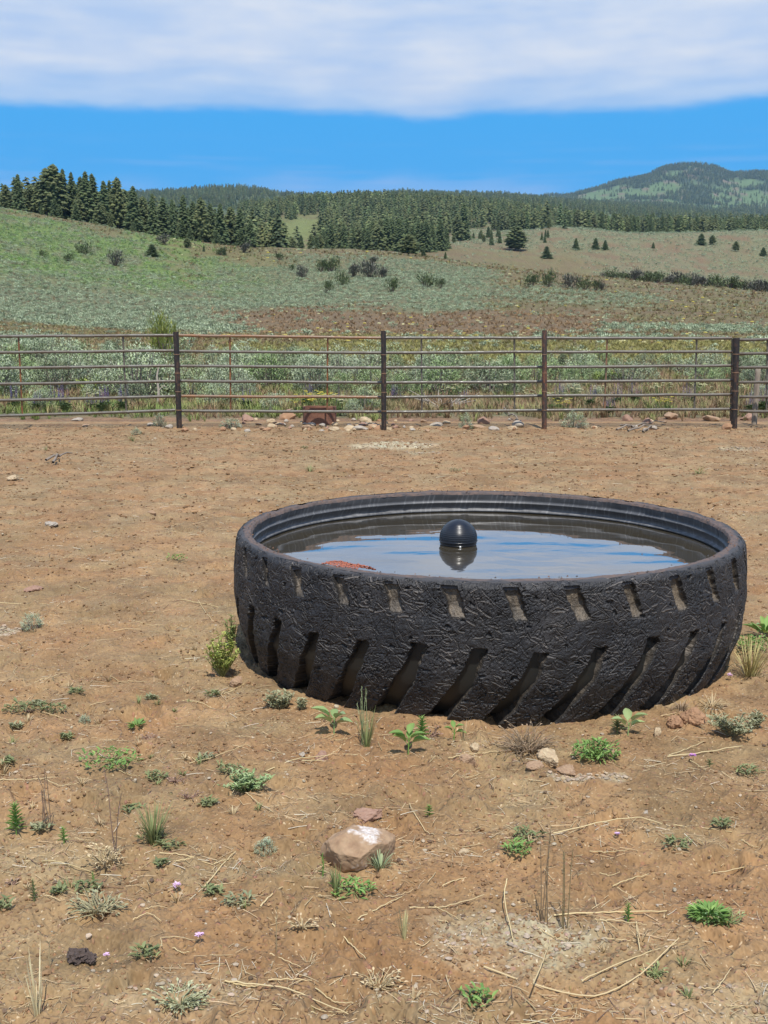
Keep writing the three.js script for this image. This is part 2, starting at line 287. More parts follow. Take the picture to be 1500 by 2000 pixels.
// how the cover changes over the range: share of sagebrush, lush grass, bare brown ...
function cover(x, z) {
  const d = -z, px = columnOf(x, z), w = fbm(x * 0.03, z * 0.03, 4), w2 = fbm(x * 0.11 + 8, z * 0.11, 3), ld = Math.log(d) + 0.13 * w + 0.04 * w2, L = Math.log, X = px + 60 * w;
  const between = (a, b, s = 0.07) => sstep(L(a) - s, L(a) + s, ld) * sstep(L(b) + s, L(b) - s, ld);
  let sage = 0, lush = 0, yellow = 0, russet = 0;
  sage = Math.max(sage, between(19.6, 34) * 0.9);                                            // thicket behind the fence
  sage = Math.max(sage, between(34, 50) * sstep(560, 300, X) * 0.9, between(52, 80) * sstep(160, 60, X));
  sage = Math.max(sage, between(112, 345) * sstep(470, 360, X + 0.9 * (d - 190)) * sstep(-80, 40, X + (d - 112) * 8 - 330 * sstep(150, 100, d)));
  sage = Math.max(sage, between(190, 318, 0.05) * sstep(330, 430, X) * sstep(1010, 900, X));
  sage = Math.max(sage, 0.5 * between(215, 275, 0.05) * sstep(900, 960, X) * sstep(1320, 1220, X));
  sage = Math.max(sage, between(118, 150, 0.05) * sstep(1110, 1180, X) * sstep(-0.25, 0.15, w2), 0.9 * between(78, 96, 0.05) * sstep(1040, 1080, X) * sstep(-0.1, 0.3, w2));
  sage = Math.max(sage, 0.75 * between(480, 620, 0.05) * sstep(1120, 1240, X) * sstep(-0.2, 0.2, w + 0.25), 0.8 * between(620, 1000, 0.06) * sstep(820, 920, X) * sstep(-0.35, 0.15, w + 0.1));
  lush = between(225, 345) * sstep(640, 300, X) * sstep(0.45, -0.25, w2 + 0.5 * w) + 0.6 * between(720, 1020) * sstep(440, 500, X) * sstep(660, 620, X);
  yellow = between(44, 100) * sstep(520, 760, X) * sstep(-0.3, 0.3, w2) + 0.6 * between(44, 70) * sstep(330, 520, X);
  russet = between(112, 190) * sstep(300, 420, X) * sstep(1330, 1150, X) + between(520, 680) * sstep(1130, 1190, X) * sstep(1460, 1400, X) * sstep(0.3, 0, w2);
  return { sage: clamp(sage), lush: clamp(lush), yellow: clamp(yellow), russet: clamp(russet), w, w2, px };
}
function clearing(x, z) { return sstep(0.0, 0.2, fbm(x * 0.0021 - 7, z * 0.0021 + 3, 4) + 0.12 + 0.1 - 0.55 * sstep(640, 800, landHeight(x, z)) + 0.12 * fbm(x * 0.012, z * 0.012, 2)); }   // open glades low on the mountain
function landColour(x, z) {
  const d = -z, k = cover(x, z);
  let c = mix3(BROWN, OLIVE, clamp(0.5 + 0.8 * k.w + 0.4 * k.w2));
  c = mix3(c, RUSSET, 0.8 * k.russet); c = mix3(c, YELLOW, 0.6 * k.yellow); c = mix3(c, SAGEGROUND, 0.75 * k.sage); c = mix3(c, GREEN, 0.85 * k.lush);
  c = mix3(c, DUSTY, sstep(20.4, 19.4, d + 0.8 * fbm(x, z, 3)));
  if (d > 700) {                                                                             // forest floor and the clearings of the far hills
    const f = fbm(x * 0.004 + 3, z * 0.004, 4), g = fbm(x * 0.0021 - 7, z * 0.0021 + 3, 4);
    let q = mix3([0.055, 0.075, 0.035], [0.10, 0.135, 0.05], clamp(0.5 + f));
    if (d > 3600) {  q = mix3(q, [0.135, 0.20, 0.065], clearing(x, z)); q = mix3(q, [0.22, 0.16, 0.10], sstep(0.34, 0.45, fbm(x * 0.005, z * 0.005 + 20, 3))); }
    c = mix3(c, q, sstep(900, 1400, d + 150 * k.w));
  }
  const v = 1 + 0.18 * fbm(x * 0.4, z * 0.4, 3); return [c[0] * v, c[1] * v, c[2] * v];
}
{
  const us = [...span(-1.3, -0.42, 24).slice(0, -1), ...span(-0.42, 0.42, 400), ...span(0.42, 1.3, 24).slice(1)];
  const ds = span(Math.log(EDGE), Math.log(7800), 330).map(Math.exp);
  top(new THREE.Mesh(sheet(us, ds, landHeight, landColour, 5), turfMat), 'hills', 'rolling brown and green rangeland rising to forested hills', 'terrain', null, 'structure');
}

// ---------------------------------------------------------------- the giant tyre that serves as a stock tank
const TOP = 0.61, RADIUS = 1.239, WATER = 0.485;
const rubber = (() => {
  const S = 1024, r = rng32(51), cv = document.createElement('canvas'); cv.width = cv.height = S; const g = cv.getContext('2d');
  g.fillStyle = 'rgb(150,150,150)'; g.fillRect(0, 0, S, S); g.lineCap = 'round';
  const stroke = (x, y, pts, w, s) => { g.strokeStyle = s; g.lineWidth = w; for (const [ox, oy] of [[0, 0], [S, 0], [-S, 0]]) { g.beginPath(); g.moveTo(x + ox, y + oy); for (const [a, b] of pts) g.lineTo(x + a + ox, y + b + oy); g.stroke(); } };
  for (let k = 0; k < 800; k++) {                                                         // short curved cuts and cracks, each with a raised lip
    const x = r() * S, y = S * (0.42 + 0.57 * r()), a0 = (r() < 0.6 ? (r() - 0.5) * 1.1 : r() * 6.3), n = 2 + r() * 3 | 0, step = 7 + 22 * r() * r(), pts = []; let a = a0, px = 0, py = 0;
    for (let q = 0; q < n; q++) { a += (r() - 0.5) * 1.1; px += Math.cos(a) * step; py += Math.sin(a) * step; pts.push([px, py]); }
    const w = 2.5 + 7 * r() * r(), v = 10 + 60 * r() | 0; stroke(x + 1, y - w * 0.75, pts, w * 0.7 + 1.5, `rgba(232,232,232,0.8)`); stroke(x, y, pts, w, `rgb(${v},${v},${v})`);
  }
  const px = g.getImageData(0, 0, S, S).data, n1 = tileNoise(52), n2 = tileNoise(53), hgt = (i, j) => px[4 * ((j & 1023) * S + (i & 1023))] / 255;
  return { bump: dataTex(S, S, (u, v, i, j) => 0.75 * hgt(i, j) + 0.08 * n1(u, v, 31) + 0.1 * n2(u, v, 127) + 0.07 * n1(u, v, 400), false),
    map: dataTex(S, S, (u, v, i, j) => { const lip = sstep(0.62, 0.82, hgt(i, j)), f = 0.9 + 0.22 * n1(u, v, 9) + 0.25 * n2(u, v, 60) + 0.3 * n1(u, v, 300); return enc(mix3(v < 0.4 ? [0.23 * f, 0.23 * f, 0.23 * f] : [0.15 * f, 0.153 * f, 0.165 * f], [0.72, 0.69, 0.65], v < 0.4 ? 0 : lip * clamp(0.6 + n2(u, v, 17)))); }, true) };
})();
const rubberMat = new THREE.MeshStandardMaterial({ map: rubber.map, bumpMap: rubber.bump, bumpScale: 0.013, vertexColors: true, roughness: 0.62 });
const innerMat = new THREE.MeshStandardMaterial({ vertexColors: true, roughness: 0.5 });
const rimMat = new THREE.MeshStandardMaterial({ bumpMap: rubber.bump, bumpScale: 0.004, vertexColors: true, roughness: 0.85 });
const profile = (h) => RADIUS + 0.02 * Math.sin(Math.PI * clamp((h - 0.12) / 0.52)) - 0.085 * Math.pow(clamp((0.22 - h) / 0.26), 1.6) - 0.012 * sstep(TOP - 0.03, TOP, h);
const LUGS = 32, PHASE = 0.0;
const box1 = (q, half, soft) => sstep(half + soft, half - soft, Math.abs(q));
function tread(th, h) {                                                                     // depth of the tread pattern and how much dirt lies there
  const wob = 0.006 * N3(Math.cos(th) * 9, h * 9, Math.sin(th) * 9), wob2 = 0.004 * N3(Math.cos(th) * 40, h * 30, Math.sin(th) * 40);
  let depth = 0, dirt = 0, edge = 0;
  const cell = 2 * Math.PI / LUGS;
  const at = (shift) => { let q = (th - shift) / cell; const id = Math.round(q); return [(q - id) * cell * RADIUS, ((id % LUGS) + LUGS) % LUGS]; };
  { // short upper grooves, leaning
    let [q, id] = at(PHASE + 0.022 / RADIUS - (TOP - h) * 0.34 / RADIUS); const v = Math.sin(id * 12.9898) * 0.5 + 0.5, v2 = Math.sin(id * 78.2) * 0.5 + 0.5;
    const lo = TOP - 0.135 - 0.035 * v, hi = TOP - 0.022, w = 0.0255 + 0.005 * v2;
    const m = box1(q + wob + wob2, w, 0.0035) * sstep(lo - 0.012, lo + 0.012, h + wob2) * sstep(hi + 0.004, hi - 0.004, h);
    depth += m * (0.027 - 0.016 * sstep(lo + 0.05, lo, h)); dirt = Math.max(dirt, m * (0.75 + 0.25 * v));
  }
  { // long lower grooves that widen towards the shoulder
    const t = clamp((0.335 - h) / 0.335); let [q, id] = at(PHASE + 0.5 * cell + (0.10 * t + 0.105 * t * t) / RADIUS + 0.008 / RADIUS); const v = Math.sin(id * 39.3) * 0.5 + 0.5;
    const w = lerp(0.026, 0.05, t ** 0.9) + 0.004 * (v - 0.5), hi = 0.335 + 0.025 * (v - 0.5), qq = q + wob + wob2;
    const ends = sstep(hi + 0.006, hi - 0.006, h + wob2), full = lerp(0.055, 0.14, Math.min(1, t * 1.3));
    const m = sstep(w + 0.004, w - 0.004, qq) * sstep(-w - 0.004, -w + 0.004, qq) * ends;              // a steep wall on the left, a worn slope on the right
    const deep = lerp(1, Math.pow(clamp((qq + w) / (1.25 * w)), 0.8), sstep(0.0, 0.12, t));
    depth += m * full * (0.12 + 0.88 * deep); dirt = Math.max(dirt, m * 0.5);
    edge = box1(q, w + 0.012, 0.01);
  }
  return [depth, dirt, edge];
}
const tyre = new THREE.Group(); tyre.position.set(tyreAt.x, 0, tyreAt.z);
{
  const ths = [...span(0.02, Math.PI - 0.02, 1500), ...span(Math.PI - 0.02, 2 * Math.PI + 0.02, 420).slice(1)], hs = span(-0.04, TOP, 180);
  const n = ths.length, m = hs.length, p = new Float32Array(n * m * 3), c = new Float32Array(n * m * 3), uv = new Float32Array(n * m * 2), ix = [];
  for (let j = 0; j < m; j++) for (let i = 0; i < n; i++) {
    const th = ths[i], h = hs[j], k = j * n + i, X = Math.cos(th), Z = Math.sin(th), [dp, dirt] = tread(th, h);
    const s = th * RADIUS, face = 1 - sstep(0.004, 0.02, dp);
    const r1 = 1 - Math.abs(fbm(s * 9 + 0.4 * N2(s * 8, h * 8), h * 15, 2)), r2 = 1 - Math.abs(fbm(s * 24 + 5, h * 34, 2)), r3 = 1 - Math.abs(fbm(s * 33 + h * 30 + 50, h * 20 - s * 9, 2));
    const cut = sstep(0.955, 0.995, r1) * 0.008 * clamp(0.55 + N2b(s * 3, h * 3)) + sstep(0.93, 0.99, r2) * 0.006 * clamp(0.3 + N2b(s * 5, h * 5 + 8)) + sstep(0.93, 0.99, r3) * 0.005 * clamp(0.3 + N2b(s * 4, h * 4 + 30));
    const chunk = sstep(0.55, 0.63, fbm(s * 9 + 90, h * 11, 3)) * 0.009;
    const R = profile(h) - dp - face * (cut + chunk) + 0.006 * fbm(s * 3, h * 4, 3) + 0.0012 * fbm(s * 20, h * 20, 2) - sstep(TOP - 0.012, TOP, h) * 0.01 * (1 + N2(s * 11, 3));
    p.set([X * R, h, Z * R], 3 * k); uv.set([s / 1.1, dirt > 0.3 ? (h > 0.4 ? 0.03 + (h - 0.42) / 1.1 : 0.02 + (h + 0.04) / 1.1) : 0.45 + h / 1.25], 2 * k);
    const dust = clamp(0.3 + 0.7 * fbm(s * 3, h * 3 + 4, 4)) * 0.26 + 0.22 * sstep(0.1, 0.5, fbm(s * 5 + 3, h * 6, 4)) * sstep(0.32, 0.05, h + 0.1 * N2(s * 4, h * 4)) + 0.2 * sstep(0.004, 0.008, cut) * clamp(fbm(s * 12, h * 12, 2) + 0.5);
    let q = mix3([0.12, 0.12, 0.126], [0.5, 0.41, 0.32], dust); q = mix3(q, mix3([0.46, 0.36, 0.245], [0.78, 0.61, 0.42], clamp(0.5 + fbm(s * 14, h * 10, 3))), dirt * clamp(0.85 + 0.4 * fbm(s * 25, h * 9, 3))); c.set(q, 3 * k);
    if (i + 1 < n && j + 1 < m) ix.push(k, k + n, k + 1, k + 1, k + n, k + n + 1);
  }
  const g = new THREE.BufferGeometry(); g.setAttribute('position', new THREE.BufferAttribute(p, 3)); g.setAttribute('color', new THREE.BufferAttribute(c, 3)); g.setAttribute('uv', new THREE.BufferAttribute(uv, 2)); g.setIndex(ix); g.computeVertexNormals();
  mesh('tread', g, rubberMat, tyre);
}
function ring(name, prof, n, mat, shape) {                                                 // prof: list of [radius, height] from outside to inside
  const m = prof.length, p = new Float32Array((n + 1) * m * 3), c = new Float32Array((n + 1) * m * 3), uv = new Float32Array((n + 1) * m * 2), ix = [];
  for (let j = 0; j < m; j++) for (let i = 0; i <= n; i++) {
    const th = (i % n) / n * 2 * Math.PI, k = j * (n + 1) + i, q = shape(th, j, prof[j]);
    p.set([Math.cos(th) * q.r, q.h, Math.sin(th) * q.r], 3 * k); c.set(q.c, 3 * k); uv.set([th * RADIUS / 0.55, j * 0.03], 2 * k);
    if (i < n && j + 1 < m) ix.push(k, k + n + 1, k + 1, k + 1, k + n + 1, k + n + 2);
  }
  const g = new THREE.BufferGeometry(); g.setAttribute('position', new THREE.BufferAttribute(p, 3)); g.setAttribute('color', new THREE.BufferAttribute(c, 3)); g.setAttribute('uv', new THREE.BufferAttribute(uv, 2)); g.setIndex(ix); g.computeVertexNormals();
  return mesh(name, g, mat, tyre);
}
{
  const steps = span(0, 1, 14), ro = RADIUS - 0.004, ri = RADIUS - 0.072;                   // the sawn edge: dark outer rubber, rust-brown cord inside
  const cutRim = ring('cut_rim', steps.map((t) => [lerp(ro, ri, t), TOP]), 1500, rimMat, (th, j, [r, h]) => {
    const t = j / 13, s = th * RADIUS, lump = 0.0045 * fbm(s * 3, 3 + t, 2) + 0.0015 * fbm(s * 26, t * 5, 2) + 0.007 * Math.max(0, Math.sin(s * 26 + 3 * N2(s * 2, 1))) * sstep(0.1, 0.5, N2(s * 1.3 + 7, 2)) * (1 - t);
    const scallop = 0.012 * sstep(0.35, 0.8, Math.sin(th * LUGS)) * (1 - t) * clamp(N2(s, 9));
    let c = mix3([0.055, 0.055, 0.06], [0.145, 0.098, 0.078], sstep(0.3, 0.55, t + 0.25 * fbm(s * 4, t * 2 + 8, 3)) * clamp(0.7 + 0.8 * fbm(s * 15, t * 6, 2)));
    return { r: r + 0.004 * fbm(s * 14, 20 + t * 3, 2), h: h + lump - scallop - 0.016 * sstep(0.9, 1, t) - 0.03 * sstep(0.12, 0, t), c };
  });
  const wall = [[0, TOP - 0.016], [0.002, TOP - 0.03], [0.006, TOP - 0.045], [0.008, TOP - 0.056], [0.0, TOP - 0.060], [-0.002, TOP - 0.066], [0.004, TOP - 0.070], [0.012, TOP - 0.085], [0.016, TOP - 0.100], [0.018, TOP - 0.106], [0.006, TOP - 0.110], [0.003, TOP - 0.118], [0.012, TOP - 0.124], [0.02, TOP - 0.14], [0.03, 0.4], [0.06, 0.2], [-0.05, 0.03]];
  ring('inner_wall', wall.map(([d, h]) => [RADIUS - 0.072 + d, h]), 1500, innerMat, (th, j, [r, h]) => {
    const s = th * RADIUS, down = TOP - h, line = (f, o) => { const q = s * f + down * 9 + o; return sstep(0.88, 0.97, Math.cos((q - Math.round(q)) * Math.PI)) * clamp(N2(Math.round(q) * 3.7, o) + 0.25) * clamp(1.2 - Math.abs(down - 0.05) * 10 + N2(s * 3, down * 20)); };
    const streak = clamp(line(32, 0) * 0.6 + 0.3 * sstep(0.25, 0.7, fbm(s * 60, down * 6, 2)) * clamp(N2b(s * 1.5, 4) + 0.4));
    const scum = sstep(0.086, 0.104, down) * sstep(0.122, 0.112, down) * clamp(0.6 + 0.8 * fbm(s * 12, down * 90, 3));
    const band = down > 0.052 && down < 0.062 ? 0.3 : 0;
    let c = mix3([0.038, 0.039, 0.043], [0.22, 0.22, 0.225], clamp(0.14 + 0.12 * fbm(s * 2.2, down * 12, 3) + 0.75 * streak + 0.6 * scum + band * 0.5)); if (down > 0.12) c = [0.018, 0.018, 0.016];
    return { r: r + 0.003 * fbm(s * 5, h * 12, 2), h: h + (j === 0 ? 0.0045 * fbm(s * 3, 4, 2) + 0.0015 * fbm(s * 26, 5, 2) : 0), c };
  });
  const rust = rng32(61), bits = new Shape3();                                              // crumbs along the cut edge
  for (let k = 0; k < 150; k++) { const a = rust() * 6.283, r = RADIUS - 0.03 - 0.05 * rust(), s = 0.002 + 0.003 * rust(), x = Math.cos(a) * r, z = Math.sin(a) * r, y = TOP + 0.003, q = jitter(rust() < 0.6 ? [0.17, 0.09, 0.055] : [0.07, 0.06, 0.055], rust, 0.3); const P = [[x + s, y, z], [x - s, y, z + s], [x - s, y, z - s], [x, y + s * 1.5, z]]; bits.tri(P[0], P[1], P[3], q); bits.tri(P[1], P[2], P[3], q); bits.tri(P[2], P[0], P[3], q); }
  const cr = mesh('rim_crumbs', bits.geo(), M.wood, cutRim); cr.userData.kind = 'stuff';
}
top(tyre, 'tyre_water_trough', 'huge worn black earthmover tyre laid flat as a cattle water trough', 'water trough');

// water: murky, still, with slow ripples
{
  const n = 260, rows = 120, p = [], ix = [], R = RADIUS - 0.052;
  for (let j = 0; j <= rows; j++) for (let i = 0; i < n; i++) {
    const r = R * Math.sqrt(j / rows), th = i / n * 2 * Math.PI, x = Math.cos(th) * r, z = Math.sin(th) * r;
    const e = 0.0019 * fbm(x * 0.9 + 4, z * 2.0, 2) + 0.00012 * fbm(x * 8, z * 14 + 3, 2) + 0.00002 * N2(x * 38, z * 60);
    p.push(x, e, z); if (j < rows) { const a = j * n + i, b = j * n + (i + 1) % n; ix.push(a, b, a + n, b, b + n, a + n); }
  }
  const g = new THREE.BufferGeometry(); g.setAttribute('position', new THREE.Float32BufferAttribute(p, 3)); g.setIndex(ix); g.computeVertexNormals();
  const w = new THREE.Mesh(g, new THREE.MeshPhysicalMaterial({ color: new THREE.Color(0.062, 0.050, 0.030), roughness: 0.02, ior: 1.4, clearcoat: 1, clearcoatRoughness: 0.01 }));
  w.position.set(tyreAt.x, WATER, tyreAt.z); top(w, 'trough_water', 'murky brown water mirroring the clouds inside the tyre', 'water', null, 'structure');
}
// black float ball
{
  const b = new THREE.Group(), R = 0.098; const zc = (WATER - EYE) / tanAt(1063); b.position.set(sideways(895, zc, WATER), WATER + R * 0.34, -zc);
  const plastic = new THREE.MeshPhysicalMaterial({ color: new THREE.Color(0.013, 0.015, 0.020), roughness: 0.3 });
  const prof = []; for (let k = 0; k <= 180; k++) { const a = k / 180 * Math.PI, ribs = a < 1.75 ? 0.00045 * Math.sin(a * 62) : 0; prof.push(new THREE.Vector2(Math.max(0.0001, Math.sin(a) * (R + ribs)), Math.cos(a) * (R + ribs) * 0.99)); }
  mesh('shell', new THREE.LatheGeometry(prof.reverse(), 72), plastic, b);
  const seam = mesh('seam_band', new THREE.TorusGeometry(R * 0.985, 0.0035, 10, 90), plastic, b); seam.rotation.x = Math.PI / 2; seam.position.y = -R * 0.12;
  const seam2 = mesh('seam_band', new THREE.TorusGeometry(R * 0.955, 0.0022, 8, 90), plastic, b); seam2.rotation.x = Math.PI / 2; seam2.position.y = -R * 0.27;
  const plug = mesh('plug', new THREE.SphereGeometry(0.0055, 14, 10), new THREE.MeshStandardMaterial({ color: 0xdcdcd8, roughness: 0.5 }), b); plug.position.set(0.004, -R * 0.3, R * 0.955);
  top(b, 'float_ball', 'black plastic float ball bobbing in the trough water', 'float ball');
}
// orange netting snagged inside the near rim
{
  const s = new Shape3(), r = rng32(71), c = [0.36, 0.11, 0.06];
  const pos = (u, v) => { const a = lerp(2.285, 2.125, u), rr = RADIUS - 0.055 - 0.15 * v, hump = 0.011 * Math.sin(Math.PI * (0.1 + 0.85 * v)) * (0.65 + 0.4 * Math.sin(u * 8 + 0.6)); return [Math.cos(a) * rr + 0.004 * N2(u * 9, v * 9), TOP + 0.003 - 0.03 * v * v + hump * Math.sin(Math.PI * clamp(0.12 + 0.8 * u)) + 0.005 * N2b(u * 14, v * 8), Math.sin(a) * rr]; };
  const net = new THREE.Group(); net.position.set(tyreAt.x, 0, tyreAt.z);
  for (let k = -5; k < 13; k++) for (const dir of [1, -1]) { const pts = []; for (let q = 0; q <= 12; q++) { const v = q / 12, u = (k + (dir > 0 ? v * 5 : 5 - v * 5)) / 12; if (u >= 0 && u <= 1) pts.push(pos(u, v)); } if (pts.length > 2) s.tube(pts, 0.0019, 0.0019, 5, jitter(c, r, 0.25)); }
  for (const v of [0, 0.5, 1]) s.tube(span(0, 1, 30).map((u) => pos(u, v)), 0.0022, 0.0022, 5, c);
  mesh('strands', s.geo(), vmat({ roughness: 0.6 }), net);
  top(net, 'orange_netting', 'scrap of orange plastic netting draped over the near left rim of the tyre', 'netting');
}

// ---------------------------------------------------------------- pipe fence
const steel = (() => {
  const n1 = tileNoise(81), n2 = tileNoise(82);
  return { map: (a, b, k) => dataTex(256, 256, (u, v) => enc(mix3(a, b, clamp(k + 0.7 * n1(u, v, 5) + 0.5 * n2(u, v, 19) + 0.35 * n1(u, v, 70)))), true), rough: dataTex(256, 256, (u, v) => 0.55 + 0.2 * n1(u, v, 9) + 0.2 * n2(u, v, 40), false) };
})();
const steelMat = (a, b, k, metal = 0.35) => new THREE.MeshStandardMaterial({ map: steel.map(a, b, k), roughnessMap: steel.rough, roughness: 0.8, metalness: metal });
const DARKPIPE = steelMat([0.135, 0.123, 0.10], [0.10, 0.072, 0.048], 0.2, 0.0), RUSTPIPE = steelMat([0.19, 0.13, 0.085], [0.27, 0.125, 0.05], 0.4, 0.0), RUSTSTAY = steelMat([0.28, 0.115, 0.04], [0.16, 0.075, 0.04], 0.3, 0.1), BLACKPOST = steelMat([0.030, 0.026, 0.024], [0.12, 0.065, 0.04], 0.12, 0.2);
function pipe(pts, r, sides = 12) {
  const c = new THREE.CatmullRomCurve3(pts.map((p) => new THREE.Vector3(...p)), false, 'catmullrom', 0.2), t = new THREE.TubeGeometry(c, Math.max(8, pts.length * 5), r, sides, false), L = c.getLength(), uv = t.attributes.uv;
  for (let k = 0; k < uv.count; k++) uv.setXY(k, uv.getX(k) * L / 0.9, uv.getY(k) * 0.3); return t;
}
function capped(pts, r, sides = 14) { const t = pipe(pts, r, sides), ends = [pts[0], pts[pts.length - 1]].map((p, k) => { const d = new THREE.CircleGeometry(r, sides); const a = new THREE.Vector3(...pts[k ? pts.length - 1 : 0]).sub(new THREE.Vector3(...pts[k ? pts.length - 2 : 1])).normalize(); d.applyQuaternion(new THREE.Quaternion().setFromUnitVectors(new THREE.Vector3(0, 0, 1), a)); d.translate(...p); return d; }); return mergeGeometries([t, ...ends].map((g) => { const q = g.index ? g.toNonIndexed() : g; return q; })); }
const FZ = 17.75;
const railY = (py, z) => EYE + z * tanAt(py), railPoint = (px, py, z) => { const y = railY(py, z); return [sideways(px, z, y), y, -z]; };
function fencePost(pxTop, pyTop, pxFoot, pyFoot, r, mat, label, group) {
  const f = ground(pxFoot, pyFoot), z = -f.z, t = railPoint(pxTop, pyTop, z), g = new THREE.Group(); g.position.set(f.x, 0, f.z);
  mesh('pipe', capped([[0, -0.25, 0], [(t[0] - f.x) * 0.5, t[1] * 0.5, 0], [t[0] - f.x, t[1], 0]], r, 16), mat, g);
  for (let k = 0; k < 4; k++) { const y = 0.3 + 0.29 * k, w = mesh('weld_bead', new THREE.TorusGeometry(r * 1.0, 0.006, 6, 18), RUSTPIPE, g); w.rotation.x = Math.PI / 2; w.position.set((t[0] - f.x) * y / t[1], y, 0); }
  top(g, 'fence_post', label, 'fence post', group);
}
function fencePanel(ends, rows, stays, mats, label, stayPx) {
  const [[px0, z0], [px1, z1]] = ends, g = new THREE.Group(), o = [sideways((px0 + px1) / 2, (z0 + z1) / 2, 0.7), 0, -(z0 + z1) / 2]; g.position.set(...o);
  const lineZ = (t) => lerp(z0, z1, t), rel = (p) => [p[0] - o[0], p[1], p[2] - o[2]], r = rng32(px0 * 7 + 5);
  rows.forEach(([a, b], k) => { const pts = span(0, 1, 7).map((t) => { const p = rel(railPoint(lerp(px0, px1, t), lerp(a, b, t), lineZ(t))); p[1] += (t > 0 && t < 1 ? 1 : 0) * 0.008 * (r() - 0.5); return p; }); mesh('rail', capped(pts, 0.0235), mats[k % mats.length], g); });
  for (const [pt, pb, mat] of stays) { const q = (p) => (p - px0) / (px1 - px0), A = rows[0], B = rows[5], zt = lineZ(q(pt)), p0 = rel(railPoint(pt, lerp(A[0], A[1], q(pt)), zt + 0.036)), p1 = rel(railPoint(pb, lerp(B[0], B[1], q(pb)), lineZ(q(pb)) + 0.036)); mesh('stay', capped([p0, [(p0[0] + p1[0]) / 2, (p0[1] + p1[1]) / 2, (p0[2] + p1[2]) / 2], p1], 0.0145, 10), mat, g); }
  top(g, 'pipe_fence', label, 'fence', 'six rail stretches of the corral fence');
}
const D = DARKPIPE, Rp = RUSTPIPE;
fencePanel([[-150, 17.35], [342, FZ]], [[657.5, 655], [690, 685], [721, 714.5], [753, 744.5], [786, 774], [818, 801]], [[36, 44, RUSTSTAY], [240, 247, D]], [D, D, D], 'six rail pipe fence stretch on the left, running out of the picture');
fencePanel([[350, FZ], [745, FZ]], [[655, 660], [686, 689], [715, 718], [744, 747.5], [773.5, 776], [802.5, 804.5]], [[449, 450.5, RUSTSTAY], [640, 639, RUSTSTAY]], [Rp, D, D, D, Rp, D], 'six rail stretch of pipe fence with two orange rusted stays above the rusty steel ring');
fencePanel([[753, FZ], [1059, FZ]], [[660, 660], [689, 687.5], [718, 717], [747.5, 745.5], [776, 773], [804.5, 801.5]], [[823, 824, D], [1004.5, 1005, D]], [D, D, D], 'six rail stretch of pipe fence between the two slim middle posts');
fencePanel([[1067, FZ], [1429, FZ]], [[660, 660.5], [687.5, 687], [717, 714], [745.5, 743], [773, 770.5], [801.5, 799]], [[1186, 1181, Rp], [1361, 1356, D]], [D, D, D, D], 'six rail stretch of pipe fence reaching the dark double post on the right');
fencePanel([[1444, FZ], [1640, 17.2]], [[664, 660], [691, 688], [718, 716], [747, 746], [775, 775], [803, 806]], [[1499, 1497, D]], [D, D], 'short stretch of pipe fence right of the dark double post');
fencePost(343.5, 648, 350.5, 838, 0.044, BLACKPOST, 'thick black and brown leaning fence post, leftmost in the fence', 'fence posts');
fencePost(749, 646, 750, 840, 0.040, BLACKPOST, 'slim dark post standing at the heap of flat rocks', 'fence posts');
fencePost(1063.5, 645, 1063.5, 838, 0.040, steelMat([0.055, 0.042, 0.035], [0.21, 0.085, 0.045], 0.25, 0.15), 'slim brown post with a rusty red foot beside the lone sagebrush', 'fence posts');
fencePost(1438.5, 660, 1434, 836, 0.050, BLACKPOST, 'thick black post with rusty bands on the right of the fence', 'fence posts');
fencePost(1430.5, 662, 1428, 822, 0.018, BLACKPOST, 'narrow black pipe fixed alongside the thick right post', 'fence posts');
{ const s = new Shape3(), r = rng32(83), rows = []; const f = ground(1484, 834), m = f.m; for (let k = 0; k <= 14; k++) { const t = k / 14, row = []; for (let j = 0; j < 14; j++) { const a = j / 14 * 6.2832, R = 0.044 * (1 + 0.12 * N3(Math.cos(a) * 1.5, t * 5, Math.sin(a) * 1.5)); row.push([Math.cos(a) * R + 0.02 * t, lerp(-0.2, 0.93, t) + (k === 14 ? 0.02 * N2(a, 1) : 0), Math.sin(a) * R]); } rows.push(row); } rows.push(rows[14].map(() => [0.02, 0.94, 0])); s.strip(rows, true, (t, p) => jitter([0.27, 0.225, 0.175], r, 0.25)); const g = new THREE.Mesh(s.geo(), M.wood); g.position.set(f.x, 0, f.z - 0.3); top(g, 'wooden_post', 'weathered grey wooden post behind the right end of the fence', 'post'); }
